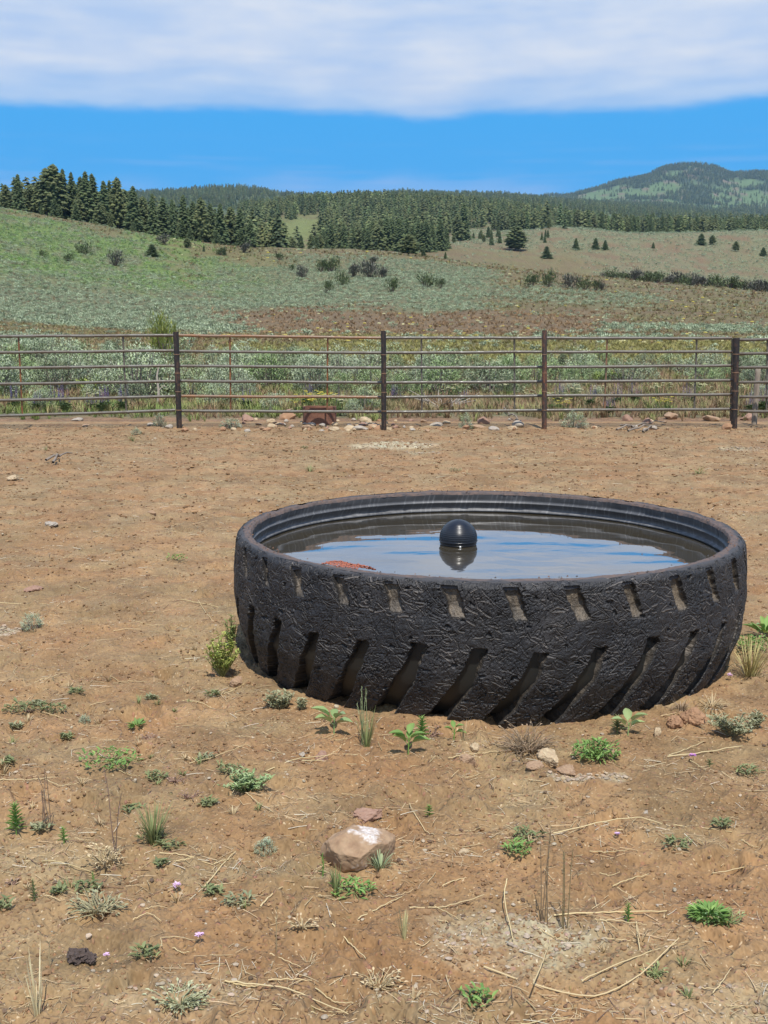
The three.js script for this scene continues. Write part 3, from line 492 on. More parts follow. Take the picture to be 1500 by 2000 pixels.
// rusty ring of steel under the fence
{
  const z = 18.5, y0 = 0, m = z / FOCAL, R = 32.5 * m, H = 33 * m, g = new THREE.Group(); g.position.set(sideways(624.5, z, 0.15), 0, -z);
  const mat = new THREE.MeshStandardMaterial({ map: steel.map([0.16, 0.07, 0.045], [0.25, 0.12, 0.075], 0.4), roughness: 0.85, metalness: 0.1, side: THREE.DoubleSide });
  const pr = [[R * 0.995, -0.06], [R, 0.02], [R * 1.004, H * 0.5], [R, H - 0.012], [R * 1.012, H], [R * 0.975, H], [R * 0.965, H - 0.02], [R * 0.965, 0.06]].map(([a, b]) => new THREE.Vector2(a, b)), w = new THREE.LatheGeometry(pr, 64), q = w.attributes.position;
  for (let k = 0; k < q.count; k++) { const a = Math.atan2(q.getZ(k), q.getX(k)); q.setX(k, q.getX(k) * (1 + 0.012 * Math.sin(3 * a))); q.setY(k, q.getY(k) + (q.getY(k) > 0.2 ? 0.006 * Math.sin(2 * a + 1) + 0.003 * N2(a * 6, 2) : 0)); } w.computeVertexNormals();
  mesh('drum_wall', w, mat, g); const fl = mesh('soil_fill', new THREE.CircleGeometry(R * 0.966, 40), soilMat.clone(), g); fl.material.vertexColors = false; fl.rotation.x = -Math.PI / 2; fl.position.y = H - 0.07;
  top(g, 'rusty_drum', 'rusty brown cut-down steel drum below the fence rails', 'drum');
}

// ---------------------------------------------------------------- rocks
function rockGeo(seed, detail, tint, tint2, rough = 0.14, cuts = 9) {
  const r = rng32(seed), g0 = mergeVertices(new THREE.IcosahedronGeometry(1, detail).deleteAttribute('uv').deleteAttribute('normal')), p = g0.attributes.position, v = new THREE.Vector3(), planes = [];
  for (let k = 0; k < cuts; k++) planes.push([new THREE.Vector3(r() - 0.5, r() - 0.5, r() - 0.5).normalize(), 0.55 + 0.35 * r()]);
  const c = [], o = r() * 50;
  for (let k = 0; k < p.count; k++) {
    v.fromBufferAttribute(p, k);
    for (const [n, d] of planes) { const e = v.dot(n) - d; if (e > 0) v.addScaledVector(n, -e * 0.93); }
    const q = 1 + rough * fbm3(v.x * 1.6 + o, v.y * 1.6, v.z * 1.6, 3) + rough * 0.3 * fbm3(v.x * 6, v.y * 6 + o, v.z * 6, 2); v.multiplyScalar(q); p.setXYZ(k, v.x, v.y, v.z);
    const t = clamp(0.5 + 0.7 * fbm3(v.x * 2 + 9, v.y * 2 + o, v.z * 2, 3)); c.push(...jitter(mix3(tint, tint2, t), r, 0.1));
  }
  g0.setAttribute('color', new THREE.Float32BufferAttribute(c, 3)); return toCreasedNormals(g0, detail > 2 ? 0.35 : 0.5);
}
const CREAM = [[0.50, 0.40, 0.25], [0.36, 0.25, 0.15]], TAN = [[0.38, 0.26, 0.16], [0.27, 0.165, 0.10]], ORANGE = [[0.38, 0.22, 0.12], [0.25, 0.14, 0.078]], PINK = [[0.34, 0.215, 0.155], [0.25, 0.14, 0.095]], GREY = [[0.42, 0.37, 0.30], [0.28, 0.23, 0.18]];
function rock(px, py, wpx, hpx, tints, seed, label, group, deep = 0.8) {
  const f = ground(px, py), m = f.m, o = new THREE.Mesh(rockGeo(seed, wpx > 30 ? 9 : 5, ...tints, 0.2, 13), M.rock), h = hpx * m * 0.55;
  o.position.set(f.x, soilHeight(f.x, f.z) + h * 0.45, f.z - wpx * m * 0.2 * deep); o.rotation.set(0, seed * 1.7, 0); o.scale.set(wpx * m * 0.56, h, wpx * m * 0.5 * deep); return top(o, 'rock', label, 'rock', group);
}
{ // the big rock in front
  const f = ground(704, 1704), m = f.m, r = rng32(91), n = [];
  const g = mergeVertices(new THREE.IcosahedronGeometry(1, 26).deleteAttribute('uv').deleteAttribute('normal')), p = g.attributes.position, v = new THREE.Vector3(), c = [];
  const planes = [[[-0.14, 0.80, 0.58], 0.46], [[-0.55, 0.65, 0.52], 0.60], [[0.60, -0.18, 0.78], 0.46], [[0.92, 0.1, 0.35], 0.66], [[0.1, 1, -0.1], 0.50], [[0.5, 0.86, 0.15], 0.56], [[-0.92, 0.0, 0.36], 0.74], [[-0.8, -0.35, 0.5], 0.64], [[-0.35, -0.30, 0.88], 0.58], [[0.1, -0.7, 0.7], 0.5], [[-0.5, 0.8, -0.2], 0.62], [[0.2, 0.2, -1], 0.7]].map(([a, d]) => [new THREE.Vector3(...a).normalize(), d]);
  for (let k = 0; k < p.count; k++) {
    v.fromBufferAttribute(p, k); for (const [q, d] of planes) { const e = v.dot(q) - d; if (e > 0) v.addScaledVector(q, -e * 0.99); }
    const stria = v.x > 0.15 ? 0.02 * Math.abs(N3(v.x * 3, v.y * 16 + v.x * 5, v.z * 3)) : 0;
    v.multiplyScalar(1 + 0.07 * fbm3(v.x * 1.7, v.y * 1.7, v.z * 1.7 + 3, 3) + 0.035 * fbm3(v.x * 7, v.y * 7, v.z * 7, 4) - 1.6 * stria); p.setXYZ(k, v.x, v.y, v.z);
    let q = mix3([0.37, 0.25, 0.15], [0.27, 0.168, 0.098], clamp(0.5 + 0.8 * fbm3(v.x * 2.4, v.y * 2.4 + 7, v.z * 2.4, 4)));
    const spl = sstep(0.42, 0.2, Math.hypot((v.x - 0.2) * 1.3, (v.y - 0.46) * 3.2) + 0.22 * fbm3(v.x * 5, v.y * 5, v.z * 5 + 9, 3)) + sstep(0.3, 0.1, Math.hypot((v.x + 0.15) * 1.0, (v.y - 0.53) * 7) + 0.2 * fbm3(v.x * 6, v.y * 6, v.z * 6, 3)) + 0.7 * sstep(0.2, 0.06, Math.hypot(v.x + 0.02, v.y + 0.3) + 0.12 * N3(v.x * 9, v.y * 9, v.z * 9));
    q = mix3(q, [0.72, 0.69, 0.66], clamp(spl) * 0.9 * clamp(0.6 + 0.7 * fbm3(v.x * 14, v.y * 14, v.z * 14, 2))); c.push(...jitter(q, r, 0.08));
  }
  g.setAttribute('color', new THREE.Float32BufferAttribute(c, 3)); g.computeVertexNormals();
  const o = new THREE.Mesh(g, M.rock); o.position.set(f.x, 0.036, f.z - 0.06); o.scale.set(82 * m, 80 * m, 62 * m); o.rotation.set(0, 0.1, -0.06); top(o, 'rock', 'largest brown rock, splashed with white, on the bare soil in front', 'rock');
}
[[715, 1606, 62, 26, PINK, 'flat reddish stone just behind the white-splashed rock'], [1072, 1500, 52, 34, CREAM, 'rounded cream stone under the dry brushy weed by the tyre'], [1045, 1514, 36, 13, TAN, 'low brown stone half buried left of the rounded cream stone'], [1108, 1516, 44, 16, TAN, 'low flat brown stone right of the rounded cream stone'],
  [1322, 1422, 40, 32, ORANGE, 'orange brown stone against the tyre, the smaller of two touching'], [1358, 1422, 48, 34, ORANGE, 'orange brown stone by the grey-leaved weed, the larger of two touching'], [1284, 1443, 24, 19, CREAM, 'small cream pebble left of the two orange stones'], [915, 1497, 36, 24, TAN, 'rounded tan pebble below the seedling at the tyre front'], [926, 1474, 26, 22, CREAM, 'small pale pebble at the foot of the dry stalks'],
  [462, 1342, 30, 26, TAN, 'tan stone wedged between the yellow-green bush and the tyre'], [630, 1474, 38, 20, PINK, 'brown lump of rock beside the fallen straw bundle'], [1190, 1488, 30, 24, TAN, 'tan pebble inside the green matted weed'], [25, 941, 34, 14, CREAM, 'cream flat stone at the far left of the corral'], [905, 1668, 24, 10, CREAM, 'flat cream chip on the soil right of the white-splashed rock'],
  [100, 1033, 34, 10, GREY, 'flat grey chip on the soil left of the tyre'], [65, 1155, 34, 12, PINK, 'thin brownish slab lying above the small sagebrush'], [590, 1478, 14, 10, GREY, 'small grey pebble beside the straw bundle'], [1262, 1592, 12, 9, GREY, 'tiny grey pebble on open soil'], [297, 1008, 18, 10, TAN, 'brown clod alone on the bare soil behind the trough'],
].forEach(([px, py, w, h, t, label], k) => rock(px, py, w, h, t, 100 + k, label));
{ // dark dried dung
  const f = ground(160, 1876), g = rockGeo(140, 6, [0.105, 0.075, 0.06], [0.055, 0.04, 0.036], 0.42, 5), o = new THREE.Group(); o.position.set(f.x, 0, f.z); const a = mesh('lump', g, M.rock, o); a.position.set(-8 * f.m, 0.016, 0); a.scale.set(21 * f.m, 16 * f.m, 20 * f.m); const b = mesh('lump', g, M.rock, o); b.position.set(17 * f.m, 0.008, 0.004); b.scale.set(13 * f.m, 9 * f.m, 12 * f.m); b.rotation.y = 2; top(o, 'dung_clod', 'dark purplish brown dried dung clod on the soil', 'dung');
}
{ // stones along the fence line
  const protos = [CREAM, TAN, PINK, GREY, ORANGE, CREAM].map((t, k) => rockGeo(200 + k, 2, ...t, 0.16, 11)), r = rng32(92), placed = [];
  const list = [], add = (px, py, w, h, k) => { const f = ground(px, py), o = new THREE.Mesh(protos[k], M.rock); o.position.set(f.x, soilHeight(f.x, f.z) + h * f.m * 0.22, f.z); o.rotation.set((r() - 0.5) * 0.3, r() * 6.3, (r() - 0.5) * 0.3); o.scale.set(w * f.m * 0.55, h * f.m * 0.6, w * f.m * (0.35 + 0.2 * r())); o.userData.kindKey = (w > 21 ? 'large ' : w > 13 ? '' : 'small ') + ['cream', 'tan', 'pinkish', 'grey', 'orange', 'pale'][k]; list.push([o, px]); };
  const where = (px) => px < 345 ? 'left of the leftmost post' : px < 590 ? 'between leftmost post and drum' : px < 665 ? 'at the rusty drum' : px < 745 ? 'in the heap right of the drum' : px < 1060 ? 'between the two middle posts' : 'right of the rusty-footed post';
  [[530, 838, 20, 12, 0], [548, 832, 22, 8, 3], [482, 822, 26, 16, 2], [529, 826, 18, 10, 0], [600, 842, 22, 14, 1], [655, 834, 14, 9, 0], [652, 842, 26, 10, 0], [640, 838, 12, 10, 2], [684, 838, 26, 11, 0], [702, 840, 26, 10, 3], [714, 825, 26, 14, 0], [730, 834, 30, 10, 1], [722, 830, 34, 8, 3], [705, 832, 22, 9, 2], [740, 838, 24, 10, 4], [757, 839, 20, 8, 0], [850, 833, 30, 12, 3], [872, 828, 20, 8, 0], [945, 828, 26, 18, 2], [966, 842, 24, 9, 3], [932, 836, 34, 8, 1], [1010, 833, 32, 14, 3], [1000, 838, 26, 10, 0], [910, 840, 18, 8, 4], [1310, 818, 36, 18, 1], [1265, 828, 24, 16, 2], [1390, 822, 34, 14, 1], [1420, 840, 22, 14, 4], [1225, 822, 20, 16, 2], [1160, 838, 16, 8, 0], [1460, 820, 30, 16, 2], [150, 822, 24, 8, 3], [168, 832, 18, 7, 1], [58, 806, 16, 8, 0], [330, 838, 16, 9, 3], [362, 842, 16, 9, 4], [380, 841, 12, 8, 0], [440, 832, 14, 8, 2], [296, 832, 20, 8, 3], [560, 818, 34, 16, 4], [490, 812, 30, 12, 0], [572, 808, 40, 14, 2]].forEach(([px, py, w, h, k]) => add(px, py, w, h, k));
  for (let k = 0; k < 84; k++) { const u = r(), px = u < 0.72 ? 430 + 380 * r() : 820 + 560 * r(), py = 818 + 26 * r() ** 0.8; add(px, py, 6 + 12 * r() * r() + 4 * r(), 4 + 5 * r(), r() * 6 | 0); }
  ordinals(list, ([o, px]) => o.userData.kindKey + '|' + where(px), ([, px]) => px, ([o], word, key) => { const [c, w] = key.split('|'); delete o.userData.kindKey; top(o, 'field_stone', (word ? word + ' ' : '') + c + ' field stone ' + (word ? 'from the left ' : '') + w, 'rock', 'stones along the fence line'); });
}
{ // weathered sticks by the fence
  const r = rng32(93), sticks = [[1205, 842, 1262, 832], [1225, 846, 1290, 838], [1232, 838, 1300, 830], [1255, 846, 1285, 836], [1210, 836, 1245, 842], [995, 816, 1012, 826], [1008, 822, 1022, 834], [982, 800, 996, 815], [90, 905, 140, 892], [105, 912, 118, 898]];
  sticks.forEach(([a, b, c, d], k) => { const p = ground(a, b), q = ground(c, d), s = new Shape3(), n = 7; s.tube(span(0, 1, n).map((t) => [(q.x - p.x) * t + 0.02 * (r() - 0.5), 0.02 + 0.06 * Math.sin(t * 3) * r() + 0.015 * (k % 3), (q.z - p.z) * t + 0.03 * (r() - 0.5)]), 0.016, 0.007, 7, (t) => jitter([0.23, 0.19, 0.15], r, 0.2)); const o = new THREE.Mesh(s.geo(), M.wood); o.position.set(p.x, soilHeight(p.x, p.z), p.z); top(o, 'dead_branch', k < 5 ? 'weathered dead branch in the low pile right of the rusty-footed post' : k < 8 ? 'crooked dead branch lying left of the rusty-footed post' : 'dark twig on the bare soil near the left end of the fence', 'branch', k < 5 ? 'dead branches piled by the fence' : k < 8 ? 'crooked dead branches' : 'dark twigs left'); });
}

// ---------------------------------------------------------------- conifers
function coniferParts(seed, kind, branches, clumps) {                                       // a tree of height 1
  const r = rng32(seed), cr = new Shape3(), tr = new Shape3(), lean = (r() - 0.5) * 0.03;
  const dark = kind === 'pine' ? [0.085, 0.108, 0.042] : [0.060, 0.088, 0.034], lite = kind === 'pine' ? [0.17, 0.185, 0.07] : [0.125, 0.155, 0.058];
  tr.tube([[0, -0.03, 0], [lean * 0.4, 0.35, 0], [lean, 0.97, 0]], 0.017, 0.003, 6, [0.16, 0.105, 0.075]);
  const t0 = kind === 'pine' ? 0.13 : 0.05, rad = (t) => kind === 'pine' ? 0.175 * Math.pow(Math.sin(Math.PI * clamp(0.20 + 0.78 * (t - t0) / (1 - t0))), 0.8) : 0.165 * Math.pow(1 - (t - t0) / (1 - t0), 0.8) + 0.012;
  for (let k = 0; k < branches; k++) {
    const t = t0 + (1 - t0) * Math.pow((k + r()) / branches, 1.12), az = k * 2.39996 + r() * 0.9, L = rad(t) * (0.62 + 0.55 * r()), rise = kind === 'pine' ? 0.15 : -0.22 + 0.5 * t;
    const bx = lean * t, dx = Math.cos(az), dz = Math.sin(az);
    for (let q = 0; q < clumps; q++) {
      const f = (q + 0.55 + 0.4 * r()) / clumps, x = bx + dx * L * f, y = t + rise * L * f - 0.12 * L * f * f + 0.012 * (r() - 0.5), z = dz * L * f, s = (0.03 + 0.022 * r()) * (1.25 - 0.55 * t) * (kind === 'pine' ? 1.15 : 1) * Math.sqrt(5 / clumps), c = jitter(mix3(dark, lite, r() * r()), r, 0.25);
      const a1 = az + (r() - 0.5) * 1.3, ux = Math.cos(a1) * s, uz = Math.sin(a1) * s, vx = -Math.sin(a1) * s * 0.75, vz = Math.cos(a1) * s * 0.75, dr = -0.45 * s;
      cr.tri([x - ux * 0.6 + vx, y + dr * r(), z - uz * 0.6 + vz], [x + ux * 1.2, y + dr, z + uz * 1.2], [x, y + 0.5 * s, z], c);
      cr.tri([x - ux * 0.6 - vx, y + dr * r(), z - uz * 0.6 - vz], [x, y + 0.5 * s, z], [x + ux * 1.2, y + dr, z + uz * 1.2], c);
      if (clumps > 2) cr.tri([x - vx, y - s * 0.9, z - vz], [x + vx, y - s * 0.8, z + vz], [x + ux * 0.2, y + s * 0.7, z + uz * 0.2], c);
    }
  }
  for (let q = 0; q < 5; q++) { const s = 0.018; cr.tri([lean - s, 0.95 - 0.012 * q, (r() - 0.5) * s], [lean + s, 0.945 - 0.012 * q, (r() - 0.5) * s], [lean + (r() - 0.5) * 0.004, 1.0 + 0.008 * q, 0], dark); }
  return [cr.geo(), tr.geo()];
}
const nearTrees = [0, 1, 2, 3, 4, 5].map((k) => { const [c, t] = coniferParts(300 + k, k % 3 === 1 ? 'pine' : 'fir', 120, 5), g = new THREE.Group(); mesh('trunk', t, M.bark, g); mesh('crown', c, M.conifer, g); return g; });
const treeList = [];
function depthAt(px, py, from) { for (let d = from; d < 1000; d += 3) { const p = land(px, d); if (1000 - FOCAL * Math.tan(Math.atan((p.y - EYE) / d) + PITCH) < py) return d; } return 365; }
function conifer(px, d, topPy, widen, sort, kind = -1) {
  const p = land(px, d), h = EYE + d * tanAt(topPy) - p.y; if (h < 1.2) return;
  const r = rng32(Math.round(px * 13 + d * 7)), k = kind >= 0 ? kind : r() * 6 | 0; treeList.push({ p, h, k, w: widen * (0.8 + 0.55 * r()), turn: r() * 6.3, sort, px });
}
const curve = (pts) => { const xs = pts.map((q) => q[0]), ys = pts.map((q) => q[1]); return (x) => pchip(xs, ys, x); };
{
  const r = rng32(310);
  [[13, 361, 395], [38, 341, 392], [60, 362, 400], [78, 354, 392], [92, 329, 390], [107, 322, 388], [125, 331, 392], [142, 337, 395], [160, 346, 400], [171, 336, 392], [183, 341, 398], [205, 354, 385], [217, 353, 400], [231, 347, 388], [247, 372, 396], [262, 365, 384], [281, 384, 395], [300, 379, 386], [320, 386, 398], [338, 390, 380], [360, 382, 388], [378, 394, 396], [394, 386, 384], [412, 398, 392], [432, 398, 386], [452, 404, 392], [470, 408, 388], [489, 431, 382]].forEach(([px, top_, d]) => conifer(px, d, top_, 1.15, 'crest'));
  const crest = curve([[-60, 365], [0, 372], [40, 362], [70, 370], [107, 345], [172, 356], [232, 368], [300, 392], [400, 402], [470, 412], [500, 440]]);
  for (let k = 0; k < 80; k++) { const px = -50 + 540 * r(), d = 392 + 70 * r(); conifer(px, d, crest(px) + 6 + 40 * r(), 1.1, 'crest'); }
  for (let k = 0; k < 24; k++) { const px = 60 + 420 * r(); conifer(px, 378 + 12 * r(), crest(px) + 32 + 26 * r(), 1.4, 'crest'); }
  const front = curve([[490, 440], [520, 432], [545, 456], [600, 458], [640, 440], [670, 428], [720, 428], [790, 424], [860, 428], [900, 410], [960, 445]]);
  for (let k = 0; k < 64; k++) { const px = 495 + 350 * Math.pow(r(), 0.75), d = 500 + 90 * r(); conifer(px, d, front(px) + 22 * r(), 1.2, 'meadow'); }
  [[905, 398, 700], [893, 418, 690], [860, 428, 560], [755, 425, 510], [782, 430, 505], [845, 440, 545], [825, 436, 540], [872, 446, 575]].forEach(([px, t, d]) => conifer(px, d, t, 1.2, 'meadow'));
  const mid = curve([[500, 392], [560, 384], [620, 376], [750, 374], [900, 382], [1000, 392], [1050, 398]]);
  for (let k = 0; k < 30; k++) { const px = 850 + 230 * r(), d = 640 + 110 * r(), p = land(px, d), row = 1000 - FOCAL * Math.tan(Math.atan((p.y - EYE) / d) + PITCH); conifer(px, d, row - 12 - 20 * r() * r(), 1.3, 'hillock'); }
  for (let k = 0; k < 50; k++) { const px = 1020 + 500 * r(); conifer(px, 830 + 90 * r(), 404 + (px - 1020) * 0.045 + 16 * r(), 1.15, 'belt'); }
  // lone trees on the open slope
  [[1007, 441, 490, 1.35, 1, 'lone dark pine standing on the open slope right of centre'], [798, 458, 499, 1.9, 1, 'stout round pine at the edge of the brown slope below the forest'], [755, 483, 491, 1.6, 4, 'small low pine just left of the stout round pine'], [827, 486, 502, 1.4, 0, 'small young fir just right of the stout round pine'], [870, 492, 506, 1.3, 2, 'tiny fir on the slope right of the young fir'], [1068, 486, 505, 1.7, 3, 'bushy young fir on the russet slope below the lone dark pine'], [1125, 470, 489, 1.4, 0, 'young fir at the left end of the upper sage slope'], [1163, 470, 488, 1.4, 2, 'young fir second from the left on the upper sage slope'], [1182, 474, 489, 1.2, 5, 'small fir third from the left on the upper sage slope'], [1276, 478, 486, 1.2, 0, 'tiny fir on the upper sage slope above the russet patch'], [1369, 461, 479, 1.7, 2, 'dark young fir on the right of the upper sage slope'], [1391, 464, 478, 1.7, 4, 'bushy low fir right of the dark young fir'], [1437, 476, 491, 1.6, 1, 'small bushy fir near the right border of the slope'], [1490, 488, 500, 1.6, 3, 'little fir at the right border of the slope'], [298, 477, 503, 2.3, 3, 'squat young fir alone on the green left hillside'], [438, 483, 500, 1.4, 0, 'little fir on the left hillside below the treeline'], [398, 479, 493, 1.3, 5, 'tiny fir on the left hillside under the tree stand'], [366, 465, 486, 1.9, 4, 'low bushy fir on the left hillside above the squat young fir']].forEach(([px, t, foot, w, k, label]) => conifer(px, depthAt(px, foot, 230), t - (foot > 470 && px > 1050 ? 5 : 0), w * 1.5, label, k));
  for (const q of treeList) {
    const o = nearTrees[q.k].clone(); o.position.set(q.p.x, q.p.y, q.p.z); o.rotation.y = q.turn; o.scale.set(q.h * q.w, q.h, q.h * q.w);
    const L = { crest: 'tall dark conifer in the stand along the left crest', meadow: 'dark conifer at the front of the forest in the centre', hillock: 'conifer scattered on the hillock right of the forest', belt: 'conifer in the belt behind the pale right hill' }[q.sort];
    top(o, 'conifer', L ?? q.sort, 'tree', L ? { crest: 'stand on the left crest', meadow: 'front of the central forest', hillock: 'trees on the hillock', belt: 'tree belt behind the right hill' }[q.sort] : 'lone trees on the open slopes');
  }
  const edgeRow = curve([[830, 490], [870, 470], [900, 452], [960, 440], [1040, 438], [1110, 445]]);
  // the forest behind, too many to count
  const far = [0, 1, 2, 3].map((k) => { const [c] = coniferParts(330 + k, k % 2 ? 'pine' : 'fir', 34, 2); return c; }), lots = far.map(() => []);
  const plant = (px, d, h, w) => { const p = land(px, d), t = r() < 0.04 ? 1.7 : 0.7 + 0.6 * r(); lots[r() * 4 | 0].push({ x: p.x, y: p.y - 0.3, z: p.z, ry: r() * 6.3, s3: [h * w, h, h * w], c: [t * (0.95 + 0.1 * r()), t, t * (0.9 + 0.2 * r())] }); };
  for (let k = 0; k < 2600; k++) { const px = 470 + 640 * r(), d = Math.sqrt(lerp(640 * 640, 1420 * 1420, r())), p = land(px, d), row = 1000 - FOCAL * Math.tan(Math.atan((p.y - EYE) / d) + PITCH); if (px > 495 && px < 625 && d > 660 && d < 1010 + 90 * N2(px * 0.02, 4)) { if (r() > 0.02) continue; } if (px > 830 && row > edgeRow(px) + 8 * N2(px * 0.03, d * 0.01)) continue; const room = (row - mid(px)) * d / FOCAL; plant(px, d, clamp(7 + 11 * r(), 4, Math.max(4, room * (0.8 + 0.35 * r()))), 1.2); }
  for (let k = 0; k < 1500; k++) { const px = 960 + 600 * r(), d = 840 + 900 * r() * r(); plant(px, d, 9 + 7 * r(), 1.15); }
  for (let k = 0; k < 1100; k++) { const px = -80 + 640 * r(), d = 430 + 800 * r() * r(); if (px > 480 && d > 600) continue; plant(px, d, 8 + 8 * r(), 1.2); }
  for (let k = 0; k < 9000; k++) { const px = -100 + 1700 * r(), d = 1900 + 1450 * Math.pow(r(), 0.7); const p = land(px, d); if (fbm(p.x * 0.004 + 40, p.z * 0.004, 3) > 0.38) continue; plant(px, d, 10 + 9 * r(), 1.2); }
  for (let k = 0; k < 24000; k++) { const px = 760 + 860 * r(), d = 3700 + 2650 * r(); const p = land(px, d); if (r() < 0.93 * clearing(p.x, p.z)) continue; plant(px, d, 12 + 9 * r(), 1.35); }
  lots.forEach((l, k) => scatter('forest', far[k], M.conifer, l, 'dark conifer forest covering the far hills and the mountain', 'forest'));
}

// ---------------------------------------------------------------- shrubs on the slopes
function shrubParts(seed, c1, c2, leaves, size, tall = 0.8) {
  const r = rng32(seed), s = new Shape3(), st = new Shape3();
  const lobes = []; for (let k = 0; k < 9; k++) lobes.push([(r() - 0.5) * 0.8, tall * (0.3 + 0.5 * r()), (r() - 0.5) * 0.8, 0.2 + 0.2 * r()]);
  for (let k = 0; k < leaves; k++) { const l = lobes[r() * 9 | 0], a = r() * 6.3, e = Math.acos(2 * r() - 1), q = l[3] * (0.55 + 0.5 * r()); const x = l[0] + Math.sin(e) * Math.cos(a) * q, y = Math.max(0.03, l[1] + Math.cos(e) * q), z = l[2] + Math.sin(e) * Math.sin(a) * q; s.blade([x, y, z], [Math.cos(a) * 0.8, 0.7 + r(), Math.sin(a) * 0.8], size * (0.7 + 0.7 * r()), size * 0.5, 0.5, 1, jitter(mix3(c1, c2, r()), r, 0.25)); }
  for (const l of lobes) st.tube([[l[0] * 0.1, -0.05, l[2] * 0.1], [l[0] * 0.6, l[1] * 0.6, l[2] * 0.6], [l[0], l[1], l[2]]], 0.03, 0.01, 5, [0.12, 0.09, 0.07]);
  const g = new THREE.Group(); mesh('stems', st.geo(), M.wood, g); mesh('foliage', s.geo(), M.leaf, g); return g;
}
{
  const green = [0, 1].map((k) => shrubParts(350 + k, [0.06, 0.085, 0.032], [0.13, 0.165, 0.055], 420, 0.14)), grey = [0, 1].map((k) => shrubParts(355 + k, [0.085, 0.082, 0.062], [0.16, 0.155, 0.115], 420, 0.14)), r = rng32(351);
  [[225, 520, 270, 30, 26, 1, 'grey brown shrub on the green left hillside'], [165, 500, 285, 26, 22, 0, 'dark green shrub high on the left hillside'], [84, 505, 285, 16, 14, 0, 'small dark shrub on the left hillside above the grey brown one'], [132, 512, 275, 18, 14, 0, 'low green shrub between two shrubs on the left hillside'], [318, 478, 330, 26, 18, 1, 'grey shrub under the tree stand on the left hillside'], [475, 496, 330, 24, 18, 1, 'grey shrub at the top of the sage slope'], [628, 532, 285, 20, 22, 0, 'dark green shrub, left of a touching pair in mid slope'], [645, 534, 285, 30, 28, 0, 'dark green shrub, right and larger of a touching pair'], [591, 545, 275, 22, 24, 1, 'rounded dark shrub left of the touching pair'], [672, 560, 262, 24, 26, 0, 'dark round shrub below the touching pair'], [640, 572, 250, 18, 22, 0, 'olive shrub lowest on the middle sage band'], [690, 543, 278, 26, 24, 1, 'grey shrub right of the touching pair'], [722, 543, 280, 34, 30, 1, 'broad grey shrub in the middle of the sage band'], [745, 545, 278, 26, 22, 1, 'grey shrub against the right side of the broad grey one'], [766, 574, 252, 24, 28, 0, 'dark round shrub alone low in the sage band'], [832, 562, 262, 30, 24, 0, 'wide green shrub on the right of the sage band'], [860, 564, 262, 18, 18, 0, 'small green shrub right of the wide green one'], [727, 516, 300, 20, 14, 1, 'small grey shrub at the top of the middle sage band'], [1038, 562, 232, 26, 24, 0, 'round green bush, first in the row of dark bushes'], [1071, 562, 232, 26, 30, 0, 'tall green bush, second in the row of dark bushes'], [1115, 564, 230, 30, 24, 1, 'greyish bush, third in the row of dark bushes'], [1143, 566, 229, 26, 20, 0, 'low dark bush, fourth in the row of dark bushes'], [1163, 567, 228, 18, 18, 0, 'small dark bush, fifth in the row of dark bushes'], [1177, 568, 228, 16, 16, 1, 'last and smallest bush of the row of dark bushes'], [570, 530, 300, 12, 12, 0, 'tiny green shrub left of the rounded dark one'], [430, 500, 325, 20, 14, 0, 'low green shrub near the top of the left slope'], [545, 510, 315, 18, 12, 0, 'low green shrub at the top edge of the sage slope']].forEach(([px, py, d, w, h, k, label], i) => {
    const p = land(px, depthAt(px, py, 110)), o = (k ? grey : green)[i % 2].clone(); put(o, p, r() * 6.3, [w * p.m * 1.05, h * p.m * 1.35, w * p.m * 1.05], 0.05); top(o, 'shrub', label, 'shrub', 'shrubs dotted over the sage slopes');
  });
  for (let k = 0; k < 46; k++) { const t = (k + r() * 0.8) / 46, px = 1180 + 350 * t, p = land(px, lerp(400, 385, t) + 22 * (r() - 0.5)); const o = (r() < 0.35 ? grey : green)[k % 2].clone(), w = (16 + 18 * r()) * p.m; put(o, p, r() * 6.3, [w, w * (0.7 + 0.5 * r()), w], 0.1); top(o, 'willow_shrub', 'dark shrub in the thicket along the gully on the right', 'shrub', 'gully thicket on the right'); }
  [[188, 26.5, 60, 'bright yellow-green bush among the sagebrush left of the leftmost post'], [1192, 30, 50, 'yellow-green bush just right of the rusty-footed post, behind the fence'], [232, 21, 36, 'low dark green leafy bush at the fence foot left of the leftmost post']].forEach(([px, d, w, label], k) => { const p = land(px, d), o = shrubParts(365 + k, k === 2 ? [0.08, 0.14, 0.03] : [0.15, 0.2, 0.035], k === 2 ? [0.15, 0.24, 0.06] : [0.26, 0.33, 0.07], 700, 0.1); put(o, p, k, [w * p.m * 1.3, w * p.m * 0.8, w * p.m * 1.1], 0.03); top(o, 'rabbitbrush', label, 'bush', 'green bushes behind the fence'); });
  { const p = land(322, 44), o = shrubParts(360, [0.16, 0.19, 0.035], [0.25, 0.28, 0.06], 900, 0.09).clone(); put(o, p, 1, [62 * p.m * 0.95, 118 * p.m, 62 * p.m * 0.95], 0.05); top(o, 'tall_shrub', 'tall yellow-green shrub rising above the rails at the leftmost post', 'shrub'); }
}

